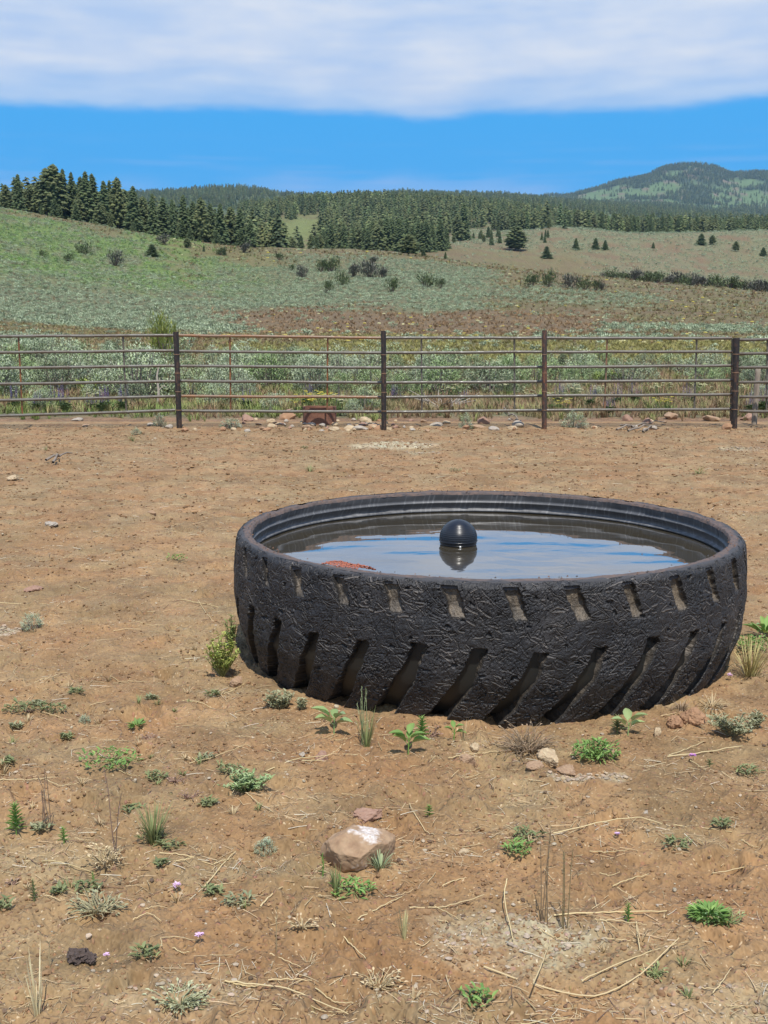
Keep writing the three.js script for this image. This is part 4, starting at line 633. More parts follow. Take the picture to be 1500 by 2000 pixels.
// ---------------------------------------------------------------- sagebrush
const SG1 = [0.22, 0.27, 0.155], SG2 = [0.44, 0.49, 0.335];
function sageParts(seed, tips, perTip, open) {                                              // about 1 m wide and 0.8 m tall
  const r = rng32(seed), lf = new Shape3(), st = new Shape3();
  for (let k = 0; k < tips; k++) {
    const a = k * 2.39996 + r(), e = Math.acos(1 - 0.95 * (k + r()) / tips), R = 0.5 * (0.72 + 0.4 * r()), x = Math.sin(e) * Math.cos(a) * R, y = 0.1 + Math.cos(e) * 0.66 * (0.75 + 0.4 * r()), z = Math.sin(e) * Math.sin(a) * R;
    if (k % 3 === 0) st.tube([[0.03 * Math.cos(a), -0.05, 0.03 * Math.sin(a)], [x * 0.55, y * 0.35, z * 0.55], [x, y, z]], 0.016, 0.004, 5, jitter([0.20, 0.17, 0.14], r, 0.2));
    const tone = jitter(mix3(SG1, SG2, r()), r, 0.16);
    for (let q = 0; q < perTip; q++) { const b = r() * 6.3, up = 0.15 + 0.95 * r(), sx = x * 1.2 + 0.9 * Math.cos(b), sz = z * 1.2 + 0.9 * Math.sin(b), f = r() * 0.2; lf.blade([x - x * f + 0.13 * (r() - 0.5), y - f * 0.7 + 0.1 * (r() - 0.5), z - z * f + 0.13 * (r() - 0.5)], [sx, up, sz], 0.03 + 0.035 * r(), 0.018 + 0.012 * r(), 0.4, 1, jitter(tone, r, 0.12)); }
  }
  const g = new THREE.Group(); mesh('stems', st.geo(), M.wood, g); mesh('foliage', lf.geo(), M.sage, g); return g;
}
{
  const sages = [0, 1, 2, 3, 4].map((k) => sageParts(400 + k, 64 + 8 * k, k === 4 ? 16 : 34)), r = rng32(410), list = [];
  const tints = [[1, 1, 1], [0.8, 0.9, 0.62], [0.66, 0.68, 0.62], [1.12, 1.12, 1.1], [0.9, 0.95, 0.8]].map((c) => vmat({ roughness: 0.95, color: new THREE.Color(...c) }));
  const bush = (px, d, w, h, k = -1) => { const p = land(px, d), o = sages[k >= 0 ? k : r() * 4.4 | 0].clone(), tint = tints[r() * 5 | 0]; o.traverse((c) => { if (c.name === 'foliage') c.material = tint; }); put(o, p, r() * 6.3, [w, h / 0.8, w * (0.85 + 0.3 * r())], 0.03); list.push([o, px, d]); return o; };
  const fill = (n, x0, x1, z0, z1, h0, h1) => { const got = []; for (let tries = 0; got.length < n && tries < n * 30; tries++) { const px = lerp(x0, x1, r()), d = lerp(z0, z1, r()), p = land(px, d); if (got.some((q) => Math.hypot(q.x - p.x, q.z - p.z) < 0.68)) continue; got.push(p); const h = lerp(h0, h1, r()); bush(px, d, h * (1.05 + 0.5 * r()), h); } };
  fill(40, -70, 345, 23, 37, 0.6, 1.25); fill(34, 345, 745, 24, 39, 0.5, 1.1); fill(9, -60, 740, 20.6, 23, 0.3, 0.6); fill(26, 755, 1060, 23, 38, 0.6, 1.05); fill(28, 1065, 1540, 29, 38, 0.55, 0.95); fill(6, 1080, 1500, 24, 30, 0.3, 0.5); fill(12, -70, 340, 37, 48, 0.8, 1.2); fill(8, 345, 640, 38, 46, 0.5, 0.8);
  ordinals(list, ([, px, d]) => px < 345 ? 'behind the leftmost stretch of fence' : px < 745 ? 'behind the stretch with orange rusted stays' : px < 1060 ? 'behind the stretch between the slim posts' : 'behind the right stretch of fence', ([, px]) => px, ([o], word, key) => top(o, 'sagebrush', 'grey-green sagebrush in the thicket ' + key, 'sagebrush', 'sagebrush ' + key));
  const one = (px, py, wpx, hpx, k, label) => { const f = ground(px, py), o = sages[k].clone(); f.y = f.z < -EDGE ? landHeight(f.x, f.z) : soilHeight(f.x, f.z); put(o, f, px, [wpx * f.m, hpx * f.m / 0.8, wpx * f.m], 0.02); top(o, 'sagebrush', label, 'sagebrush'); };
  one(1121, 836, 56, 36, 1, 'lone low sagebrush right of the rusty-footed post'); one(312, 833, 28, 28, 2, 'small pale sagebrush left of the leftmost post'); one(688, 812, 44, 36, 3, 'dark green sagebrush between the drum and the slim post'); one(452, 836, 46, 24, 0, 'low sagebrush right of the leftmost post among stones'); one(910, 838, 28, 34, 1, 'small upright sagebrush midway between the middle posts'); one(266, 848, 22, 18, 2, 'tiny grey sagebrush on the soil left of the leftmost post');
  one(64, 1233, 50, 40, 0, 'knee-low grey-green sagebrush seedling alone on bare soil, far left'); one(165, 1409, 27, 22, 3, 'tiny sagebrush seedling on the soil in front of the tyre'); one(520, 1657, 48, 36, 2, 'pale blue-green sagebrush seedling left of the white-splashed rock');
  // bare grey branches of an old sagebrush
  { const s = new Shape3(), q = rng32(420), p = land(868, 21.6); for (let k = 0; k < 34; k++) { const a = q() * 6.3, L = 0.25 + 0.4 * q(); let pts = [[0, 0, 0]], x = 0, y = 0, z = 0, b = a; for (let t = 0; t < 5; t++) { b += (q() - 0.5) * 1.2; x += Math.cos(b) * L * 0.24; z += Math.sin(b) * L * 0.24; y += L * 0.13 * (q() + 0.25); pts.push([x, y, z]); } s.tube(pts, 0.013, 0.004, 5, jitter([0.36, 0.31, 0.26], q, 0.2)); } const o = new THREE.Mesh(s.geo(), M.wood); put(o, p); top(o, 'dead_sagebrush', 'bare bleached branches of a dead sagebrush behind the fence', 'sagebrush'); }
  { const s = new Shape3(), q = rng32(421), p = land(308, 22.5); s.tube([[0, -0.05, 0], [0.03, 0.3, 0], [0.01, 0.62, 0.02], [0.06, 0.86, 0]], 0.035, 0.012, 7, [0.42, 0.36, 0.29]); s.tube([[0.02, 0.3, 0], [0.12, 0.42, 0.02], [0.2, 0.4, 0]], 0.015, 0.006, 5, [0.42, 0.36, 0.29]); const o = new THREE.Mesh(s.geo(), M.wood); put(o, p); top(o, 'dead_snag', 'pale upright dead snag among the sagebrush near the leftmost post', 'snag'); }
  // sage over the slopes: a cover nobody could count
  const far = [0, 1, 2].map((k) => { const q = rng32(430 + k), s = new Shape3(); const puff = []; for (let i = 0; i < 6; i++) { const a = q() * 6.3; puff.push([Math.cos(a) * 0.3 * q(), 0.16 + 0.2 * q(), Math.sin(a) * 0.3 * q(), 0.16 + 0.1 * q(), mix3(SG1, SG2, q())]); } for (let i = 0; i < 66; i++) { const b = puff[i % 6], a = i * 2.4 + q(), e = Math.acos(1 - 1.25 * q()), nx = Math.sin(e) * Math.cos(a), ny = Math.cos(e), nz = Math.sin(e) * Math.sin(a); s.blade([b[0] + nx * b[3] * 0.8, Math.max(0.01, b[1] + ny * b[3] * 0.8), b[2] + nz * b[3] * 0.8], [nx + 0.9 * (q() - 0.5), ny + 0.5 * q(), nz + 0.9 * (q() - 0.5)], 0.11 + 0.08 * q(), 0.12, 0.3, 1, jitter(b[4], q, 0.18)); } return s.geo(); }), lots = far.map(() => []);
  const sow = (n, d0, d1, size) => { for (let k = 0; k < n; k++) { const px = -160 + 1820 * r(), d = Math.sqrt(lerp(d0 * d0, d1 * d1, r())), x = (px - 750) * d * 0.986 / FOCAL, cv = cover(x, -d); if (r() > cv.sage * 0.95 * clamp(0.75 + 0.8 * fbm(x * 0.3, d * 0.3, 2)) + 0.02) continue; const s = size * (0.55 + 0.8 * r() * r() + 0.2 * r()), t = 0.68 + 0.65 * r(); lots[r() * 3 | 0].push({ x, y: landHeight(x, -d) - 0.03, z: -d, ry: r() * 6.3, s, c: mix3([t, t, t], [t * 0.7, t * 0.95, t * 0.42], cv.lush * r()) }); } };
  sow(9000, 50, 110, 0.8); sow(70000, 105, 370, 1.05); sow(60000, 380, 1000, 1.9);
  lots.forEach((l, k) => scatter('sagebrush_cover', far[k], M.sage, l, 'grey-green sagebrush covering the slopes', 'sagebrush'));
}

// ---------------------------------------------------------------- grass and flowers of the range
function tuftGeo(seed, n, c1, c2, w = 0.02, spread = 0.5, seg = 2) { const r = rng32(seed), s = new Shape3(); for (let k = 0; k < n; k++) { const a = r() * 6.3, q = r() * 0.12; s.blade([Math.cos(a) * q, -0.02, Math.sin(a) * q], [Math.cos(a) * spread * r() * 1.6, 1, Math.sin(a) * spread * r() * 1.6], 0.55 + 0.6 * r(), w * (0.7 + 0.6 * r()), 0.5 + 0.5 * r(), seg, jitter(c1, r, 0.2), jitter(c2, r, 0.2)); } return s.geo(); }
{
  const r = rng32(440), W = [1, 1, 1], tufts = [0, 1, 2].map((k) => tuftGeo(450 + k, 16, W, [1.25, 1.2, 1.05], 0.045, 0.55)), lots = tufts.map(() => []);
  const G1 = [0.15, 0.205, 0.055], G2 = [0.245, 0.215, 0.11], G3 = [0.215, 0.14, 0.085], G4 = [0.22, 0.25, 0.09];
  for (let k = 0; k < 15000; k++) {
    const px = -120 + 1740 * r(), d = 18.9 + 24 * r() ** 1.25, x = (px - 750) * d * 0.986 / FOCAL, n = fbm(x * 0.5, d * 0.5, 3), lushLeft = sstep(420, 100, px) * sstep(22.5, 19.5, d);
    if (d < 19.5 + 1.5 * fbm(x * 0.55, 4, 3) - 0.6 * sstep(0.2, 0.5, n)) continue;
    if (d < 19.6 && n < 0.02 + 0.25 * sstep(345, 700, px) * sstep(760, 600, px)) continue;
    let c = n > 0.42 ? G1 : n > 0.08 ? G4 : n > -0.2 ? G2 : G3; if (r() < lushLeft * 0.8) c = [0.17, 0.23, 0.07]; else if (px > 740 && r() < 0.65) c = r() < 0.6 ? G3 : G2;
    lots[r() * 3 | 0].push({ x, y: d < EDGE ? soilHeight(x, -d) : landHeight(x, -d), z: -d, ry: r() * 6.3, s: 0.09 + 0.2 * r() * (d < 20.5 ? 0.55 : 1), c: jitter(c, r, 0.2) });
  }
  for (let k = 0; k < 26000; k++) { const px = -120 + 1740 * r(), d = 40 * Math.pow(9, r()), x = (px - 750) * d * 0.986 / FOCAL, cv = cover(x, -d); if (cv.sage > 0.6 && r() < 0.8) continue; let c = cv.yellow > 0.4 * r() + 0.2 ? [0.22, 0.205, 0.07] : cv.russet > 0.5 ? [0.225, 0.15, 0.08] : r() < 0.5 ? [0.2, 0.14, 0.075] : [0.2, 0.19, 0.085]; if (cv.lush > r()) c = [0.12, 0.21, 0.05]; const s = 0.14 + 0.0022 * d * (0.5 + r()); lots[r() * 3 | 0].push({ x, y: landHeight(x, -d) - 0.01, z: -d, ry: r() * 6.3, s3: [s * 1.6, s * 0.8, s * 1.6], c: jitter(c, r, 0.25) }); }
  lots.forEach((l, k) => scatter('range_grass', tufts[k], M.dry, l, 'green and dry grass growing over the range', 'grass'));
  for (let k = 0; k < 2600; k++) { const px = -60 + 1620 * r(), d = 14 + 4.9 * Math.sqrt(r()), x = (px - 750) * d * 0.986 / FOCAL; if (fbm(x * 0.7 + 9, d * 0.9, 3) < 0.28 - 0.5 * sstep(16.8, 18.6, d)) continue; lots[r() * 3 | 0].push({ x, y: soilHeight(x, -d), z: -d, ry: r() * 6.3, s3: [0.1 + 0.07 * r(), 0.035 + 0.06 * r() * r(), 0.1 + 0.07 * r()], c: jitter(r() < 0.65 ? [0.40, 0.30, 0.16] : r() < 0.6 ? [0.24, 0.24, 0.1] : [0.25, 0.16, 0.09], r, 0.25) }); }
  for (let k = 0; k < 2200; k++) { const px = -60 + 1620 * r(), d = 17.6 + 3.2 * r(), x = (px - 750) * d * 0.986 / FOCAL; if (fbm(x * 0.9 + 30, d * 1.5, 3) < -0.05) continue; lots[r() * 3 | 0].push({ x, y: d < EDGE ? soilHeight(x, -d) : landHeight(x, -d), z: -d, ry: r() * 6.3, s3: [0.08 + 0.1 * r(), 0.04 + 0.11 * r() * r(), 0.08 + 0.1 * r()], c: jitter(r() < 0.5 ? [0.36, 0.27, 0.14] : r() < 0.65 ? [0.2, 0.23, 0.08] : [0.26, 0.17, 0.09], r, 0.25) }); }
  const dots = [], blob = new THREE.IcosahedronGeometry(1, 0); for (let k = 0; k < 1500; k++) { const px = 330 + 1300 * r(), d = 70 * Math.pow(5.2, r()), x = (px - 750) * d * 0.986 / FOCAL, cv = cover(x, -d); if (cv.sage > 0.4 || fbm(x * 0.15, d * 0.15, 2) < 0.0) continue; const s = 0.05 + 0.0011 * d * r(); dots.push({ x, y: landHeight(x, -d) + 0.12, z: -d, s3: [s * 1.5, s * 0.5, s], c: r() < 0.5 ? [0.6, 0.56, 0.30] : [0.55, 0.46, 0.10] }); }
  scatter('wildflowers', blob, new THREE.MeshStandardMaterial({ roughness: 1 }), dots, 'pale yellow wildflowers speckling the brown range', 'wildflowers');
  // flowers near the fence, each a plant
  const lup = [0, 1].map((k) => { const q = rng32(460 + k), g = new THREE.Group(), st = new Shape3(), fl = new Shape3(); for (let i = 0; i < 9; i++) { const a = q() * 6.3, h = 0.3 + 0.22 * q(), x = Math.cos(a) * 0.14 * q(), z = Math.sin(a) * 0.14 * q(); st.tube([[x * 0.3, -0.02, z * 0.3], [x, h * 0.6, z]], 0.005, 0.004, 4, [0.13, 0.17, 0.07]); for (let b = 0; b < 26; b++) { const t = b / 26, w = 0.022 * (1 - t * 0.7), aa = b * 2.4; fl.leaf([x, h * (0.55 + 0.6 * t), z], [Math.cos(aa), 0.5, Math.sin(aa)], [0, 1, 0.01], w * 1.3, w, jitter([0.26, 0.19, 0.36], q, 0.25)); } for (let b = 0; b < 8; b++) st.leaf([x * 0.5, h * 0.15 + 0.1 * q(), z * 0.5], [Math.cos(b), 0.6, Math.sin(b)], [0, 1, 0.01], 0.1, 0.025, jitter([0.15, 0.21, 0.09], q)); } mesh('stems', st.geo(), M.leaf, g); mesh('blossoms', fl.geo(), M.flower, g); return g; });
  const yel = [[0.72, 0.62, 0.10], [0.70, 0.68, 0.42]].map((c, k) => { const q = rng32(465 + k), g = new THREE.Group(), st = new Shape3(), fl = new Shape3(); for (let i = 0; i < 16; i++) { const a = q() * 6.3, h = 0.2 + 0.13 * q(), x = Math.cos(a) * 0.2 * Math.sqrt(q()), z = Math.sin(a) * 0.2 * Math.sqrt(q()); st.tube([[x * 0.3, -0.02, z * 0.3], [x, h, z]], 0.004, 0.003, 4, [0.14, 0.19, 0.06]); for (let b = 0; b < 9; b++) fl.leaf([x, h, z], [Math.cos(b * 0.7), 0.25, Math.sin(b * 0.7)], [0, 1, 0.01], 0.035, 0.018, jitter(c, q, 0.15)); for (let b = 0; b < 4; b++) st.leaf([x * 0.6, h * 0.3, z * 0.6], [Math.cos(b * 1.7), 0.5, Math.sin(b * 1.7)], [0, 1, 0.01], 0.09, 0.025, jitter([0.16, 0.22, 0.07], q)); } mesh('stems', st.geo(), M.leaf, g); mesh('blossoms', fl.geo(), M.flower, g); return g; });
  const flowers = []; const add = (protos, kind, spots) => spots.forEach(([px, d], k) => { const p = land(px, d), o = protos[k % protos.length].clone(); put(o, p, r() * 6.3, 0.85 + 0.4 * r()); flowers.push([o, px, kind]); });
  add(lup, 'purple lupine', [[28, 21.4], [70, 20.8], [110, 21.6], [128, 20.4], [178, 21], [196, 20.6], [208, 21.3], [238, 20.8], [482, 21.2], [600, 22], [668, 21.6], [775, 22.4], [905, 23], [1150, 21.4], [1186, 20], [1203, 21.8], [1345, 22], [1462, 20.2], [1474, 20.8], [1488, 20.4], [1240, 23], [1090, 22.6]]);
  add([yel[0]], 'yellow wildflower', [[624, 21.2], [612, 21.6], [638, 21.8], [1295, 21], [1098, 20.8], [590, 20.4]]);
  add([yel[1]], 'cream wildflower', [[181, 22.4], [880, 24.5], [1118, 23.6], [1085, 21.2], [1370, 25], [1358, 26], [1172, 24.8], [995, 25], [1030, 23.2], [1385, 23.4], [1453, 24.6], [1290, 24.4], [420, 22.2], [655, 20.2]]);
  ordinals(flowers, ([, px, kind]) => kind + '|' + (px < 345 ? 'behind the leftmost fence stretch' : px < 745 ? 'behind the fence stretch with orange stays' : px < 1060 ? 'behind the fence between the slim posts' : 'behind the right fence stretch'), ([, px]) => px, ([o], word, key) => { const [a, b] = key.split('|'); top(o, 'wildflower', (word ? word + ' ' : '') + a + (word ? ' from the left ' : ' ') + b, 'wildflower', a + 's near the fence'); });
}

// ---------------------------------------------------------------- crumbs of soil, grit and straw over the corral
{
  const r = rng32(500), clod = [0, 1, 2].map((k) => { const g = rockGeo(510 + k, 1, [1, 1, 1], [0.85, 0.85, 0.85], 0.3, 5); return g; }), lots = clod.map(() => []), dist = () => 2.15 * Math.pow(8.2, r());
  for (let k = 0; k < 44000; k++) {
    const d = dist(), x = (r() - 0.5) * 0.86 * d, n = fbm(x * 1.6 + 20, d * 1.6, 3); if (r() > 0.35 + 1.1 * n + 0.25) continue; if (Math.hypot(x - tyreAt.x, -d - tyreAt.z) < 1.22) continue;
    const s = (0.0018 + 0.0052 * r() ** 3 + (r() < 0.02 ? 0.006 * r() : 0)) * (0.75 + 0.09 * d), c = r() < 0.86 ? jitter(mix3([0.195, 0.11, 0.052], [0.33, 0.2, 0.1], r()), r, 0.15) : r() < 0.6 ? jitter([0.42, 0.34, 0.24], r, 0.2) : jitter([0.16, 0.10, 0.06], r, 0.3);
    lots[r() * 3 | 0].push({ x, y: soilHeight(x, -d) + s * 0.35, z: -d, ry: r() * 6.3, rx: (r() - 0.5), s3: [s * (0.9 + 0.6 * r()), s * 0.7, s], c });
  }
  for (let k = 0; k < 16000; k++) { const d = 6.5 + 11.5 * Math.sqrt(r()), x = (r() - 0.5) * 0.86 * d; if (r() > 0.45 + fbm(x * 1.3, d * 2.2, 3)) continue; const s = 0.005 + 0.014 * r() ** 3; lots[r() * 3 | 0].push({ x, y: soilHeight(x, -d) + s * 0.2, z: -d, ry: r() * 6.3, s3: [s * (1 + r()), s * 0.6, s], c: jitter(mix3([0.17, 0.095, 0.045], [0.33, 0.2, 0.1], r()), r, 0.15) }); }
  lots.forEach((l, k) => scatter('soil_crumbs', clod[k], vmat({ roughness: 1 }), l, 'crumbs of dry soil and grit strewn over the corral', 'soil'));
  const chip = [0, 1, 2].map((k) => { const s = new Shape3(), q = rng32(520 + k); s.tube([[-0.5, 0, 0], [0, 0.03 * q(), 0.10 * (q() - 0.5) * k], [0.5, 0, 0.12 * k * (q() - 0.5)]], 0.028, 0.02, 4, [1, 1, 1]); return s.geo(); }), bits = chip.map(() => []);
  for (let k = 0; k < 40000; k++) {
    const d = dist(), x = (r() - 0.5) * 0.86 * d, n = fbm(x * 1.1 - 12, -d * 1.6, 4); if (r() > 0.3 + 1.2 * n + 0.12 * sstep(9, 14, d)) continue; if (Math.hypot(x - tyreAt.x, -d - tyreAt.z) < 1.24) continue;
    const L = (0.012 + 0.05 * r() ** 2.5) * (1 + 0.06 * d), c = r() < 0.75 ? jitter([0.50, 0.38, 0.22], r, 0.25) : r() < 0.5 ? jitter([0.62, 0.55, 0.42], r, 0.15) : jitter([0.17, 0.10, 0.065], r, 0.3), th = L < 0.03 ? 1.3 : 0.7;
    bits[r() * 3 | 0].push({ x, y: soilHeight(x, -d) + 0.0025, z: -d, ry: r() * 6.3, rz: (r() - 0.5) * 0.35, s3: [L, L * th, L * th], c });
  }
  for (let k = 0; k < 15000; k++) { const d = 6.5 + 12 * Math.sqrt(r()), x = (r() - 0.5) * 0.86 * d; if (r() > 0.25 + 1.1 * fbm(x * 0.8 - 12, -d * 1.3, 4)) continue; const L = 0.04 + 0.12 * r() ** 2; bits[r() * 3 | 0].push({ x, y: soilHeight(x, -d) + 0.004, z: -d, ry: r() * 6.3, rz: (r() - 0.5) * 0.3, s3: [L, 0.07, 0.07], c: jitter(r() < 0.75 ? [0.50, 0.38, 0.22] : [0.2, 0.125, 0.075], r, 0.25) }); }
  bits.forEach((l, k) => scatter('straw_litter', chip[k], vmat({ roughness: 0.9 }), l, 'short bits of pale straw trodden into the soil', 'straw'));
  const flakes = []; for (const p of pale) for (let k = 0; k < 260 * p.s; k++) { const a = r() * 6.3, q = Math.sqrt(r()), x = p.x + Math.cos(a) * q * p.a, z = p.z + Math.sin(a) * q * p.b, s = (0.003 + 0.009 * r() ** 3) * (0.7 - p.z * 0.09); flakes.push({ x, y: soilHeight(x, z) + 0.002, z, ry: r() * 6.3, rx: (r() - 0.5) * 0.5, s3: [s, s * 0.35, s * (0.4 + 0.5 * r())], c: jitter([0.40, 0.31, 0.22], r, 0.25) }); }
  scatter('mud_flakes', clod[0], vmat({ roughness: 1 }), flakes, 'curled flakes of pale dried mud on the crusted patches', 'mud');
}

// ---------------------------------------------------------------- straw stalks lying about
{
  const r = rng32(530), C = [0.55, 0.43, 0.23];
  const stalk = (pts, rad, label, c = C) => { const P = pts.map(([px, py, lift = 0]) => { const f = ground(px, py + lift); return [f.x, soilHeight(f.x, f.z) + 0.005 + lift * f.m, f.z]; }), o = P[0], s = new Shape3(), cv = new THREE.CatmullRomCurve3(P.map((p) => new THREE.Vector3(p[0] - o[0], p[1] - o[1], p[2] - o[2])), false, 'catmullrom', 0.4).getPoints(14).map((v) => [v.x + 0.002 * (r() - 0.5), v.y + 0.004 * r(), v.z + 0.003 * (r() - 0.5)]); s.tube(cv, rad * 0.75, rad * 0.45, 6, jitter(c, r, 0.12)); const m = new THREE.Mesh(s.geo(), M.dry); m.position.set(...o); top(m, 'straw_stalk', label, 'straw', 'straw stalks lying on the soil'); };
  [[[[450, 1932], [560, 1948], [680, 1974]], 0.003, 'long straight straw stalk near the bottom edge, left of centre'], [[[945, 1888], [1050, 1925], [1160, 1946], [1240, 1915], [1325, 1848, 14]], 0.0034, 'longest straw stalk, bent in a wide curve at the lower right'], [[[1135, 1925], [1240, 1880], [1322, 1850]], 0.0022, 'thin straw crossing the end of the long curved stalk'], [[[1082, 1789], [1190, 1787], [1302, 1788]], 0.0032, 'straight pale straw stalk lying left to right below the tall thin stems'], [[[1243, 1800], [1248, 1860], [1262, 1895], [1283, 1922]], 0.0028, 'bent straw running toward the long curved stalk from above'], [[[700, 1795], [740, 1775], [786, 1752]], 0.0026, 'slanting straw below the white-splashed rock'], [[[800, 1777], [870, 1772], [945, 1758, 6]], 0.0026, 'straw reaching right from the dry stubble clump'], [[[800, 1560], [808, 1600], [832, 1622], [852, 1640]], 0.0026, 'kinked straw right of the flat reddish stone'], [[[735, 1584], [800, 1597], [868, 1600]], 0.0024, 'thin brown straw behind the white-splashed rock', [0.38, 0.26, 0.14]], [[[1080, 1632], [1160, 1618], [1245, 1600, 8], [1292, 1617]], 0.0026, 'arched thin straw on the bare soil right of centre'], [[[1205, 1612], [1320, 1614], [1430, 1626]], 0.0024, 'long thin straw lying right of the arched one'], [[[312, 1672], [365, 1680], [416, 1692]], 0.0028, 'straw stalk right of the tall dark stems'], [[[395, 1742], [425, 1705], [460, 1664]], 0.0028, 'slanting straw beside the pink flower on the left'], [[[418, 1690], [440, 1686], [456, 1676]], 0.002, 'short straw touching the slanting straw on the left'], [[[50, 1685], [110, 1692], [182, 1697]], 0.0026, 'straw stalk at the left edge below the leafy weeds'], [[[508, 1784], [528, 1760], [552, 1736]], 0.0034, 'short thick straw left of the low weeds'], [[[650, 1815], [685, 1850], [715, 1884]], 0.0026, 'straw running into the dry tuft at bottom centre'], [[[1302, 1489], [1370, 1476], [1450, 1464]], 0.0032, 'pale seed-head straw right of the tyre base'], [[[1305, 1486], [1340, 1468], [1376, 1450]], 0.0024, 'thin straw forking from the pale seed-head straw'], [[[1390, 1706], [1450, 1692], [1520, 1682]], 0.0026, 'straw at the right edge above the green clump'], [[[875, 1494], [905, 1488], [938, 1476]], 0.0026, 'straw lying left of the rounded tan pebble'], [[[520, 1507], [580, 1488], [642, 1476]], 0.0028, 'longest stalk of the fallen straw bundle'], [[[590, 1492], [640, 1480], [696, 1502]], 0.0028, 'stalk of the straw bundle pointing right'], [[[602, 1486], [650, 1472, 4], [668, 1452, 10]], 0.002, 'upturned stalk of the fallen straw bundle'], [[[352, 1172], [400, 1183], [452, 1188]], 0.003, 'straw pointing at the left side of the tyre'], [[[388, 1176], [402, 1200], [418, 1222]], 0.0024, 'short straw below the straw left of the tyre'], [[[0, 1178], [45, 1176], [92, 1180]], 0.003, 'straw at the left edge above the sagebrush seedling'], [[[0, 1536], [60, 1532], [110, 1528]], 0.003, 'straw on the left edge below the trailing weed'], [[[370, 1500], [420, 1488], [480, 1462]], 0.0024, 'slanting straw left of the fallen bundle'], [[[90, 1540], [118, 1548], [150, 1540]], 0.002, 'short curled straw near the left edge'], [[[120, 1640], [180, 1660], [240, 1668]], 0.0022, 'straw among the tall dark stems on the left'], [[[480, 1560], [505, 1580], [535, 1596]], 0.0024, 'straw just below the lush green rosette'], [[[1040, 1915, 40], [1060, 1880, 20], [1075, 1830]], 0.0028, 'leaning straw with a ragged head on the pale crust'], [[[990, 1720, 30], [985, 1760, 20], [1002, 1840]], 0.0026, 'upright bent straw left of the pale crust'], [[[1180, 1840], [1218, 1850], [1245, 1842]], 0.0018, 'thin curled straw beside the bent straw'], [[[980, 1995], [1050, 1992], [1110, 1985]], 0.0026, 'straw on the bottom edge right of centre'], [[[1390, 1960], [1412, 1930], [1430, 1900]], 0.0024, 'slanting straw at the lower right corner'], [[[260, 1795], [290, 1790], [316, 1812]], 0.002, 'tiny hooked straw on the left soil'], [[[318, 1860], [316, 1845], [350, 1838], [385, 1856]], 0.002, 'looped thin straw right of the dung clod'], [[[440, 1930], [475, 1936], [505, 1942]], 0.003, 'pale straw right of the dry grey mat']].forEach(([p, rad, label, c]) => stalk(p, rad, label, c));
  for (let k = 0; k < 80; k++) { const px = 1500 * r(), py = 900 + 1090 * r() ** 0.85; if (px > 440 && px < 1470 && py > 940 && py < 1440) continue; const a = (r() - 0.5) * 2.2, L = (25 + 60 * r()) * (py / 1600); stalk([[px, py], [px + L * 0.5 * Math.cos(a), py + L * 0.2 * Math.sin(a) + 5 * (r() - 0.5)], [px + L * Math.cos(a), py + L * 0.4 * Math.sin(a)]], 0.0015 + 0.0008 * r(), py < 1350 ? 'thin loose straw on the trampled soil level with the tyre' : 'thin loose straw on the soil in front of the tyre'); }
}

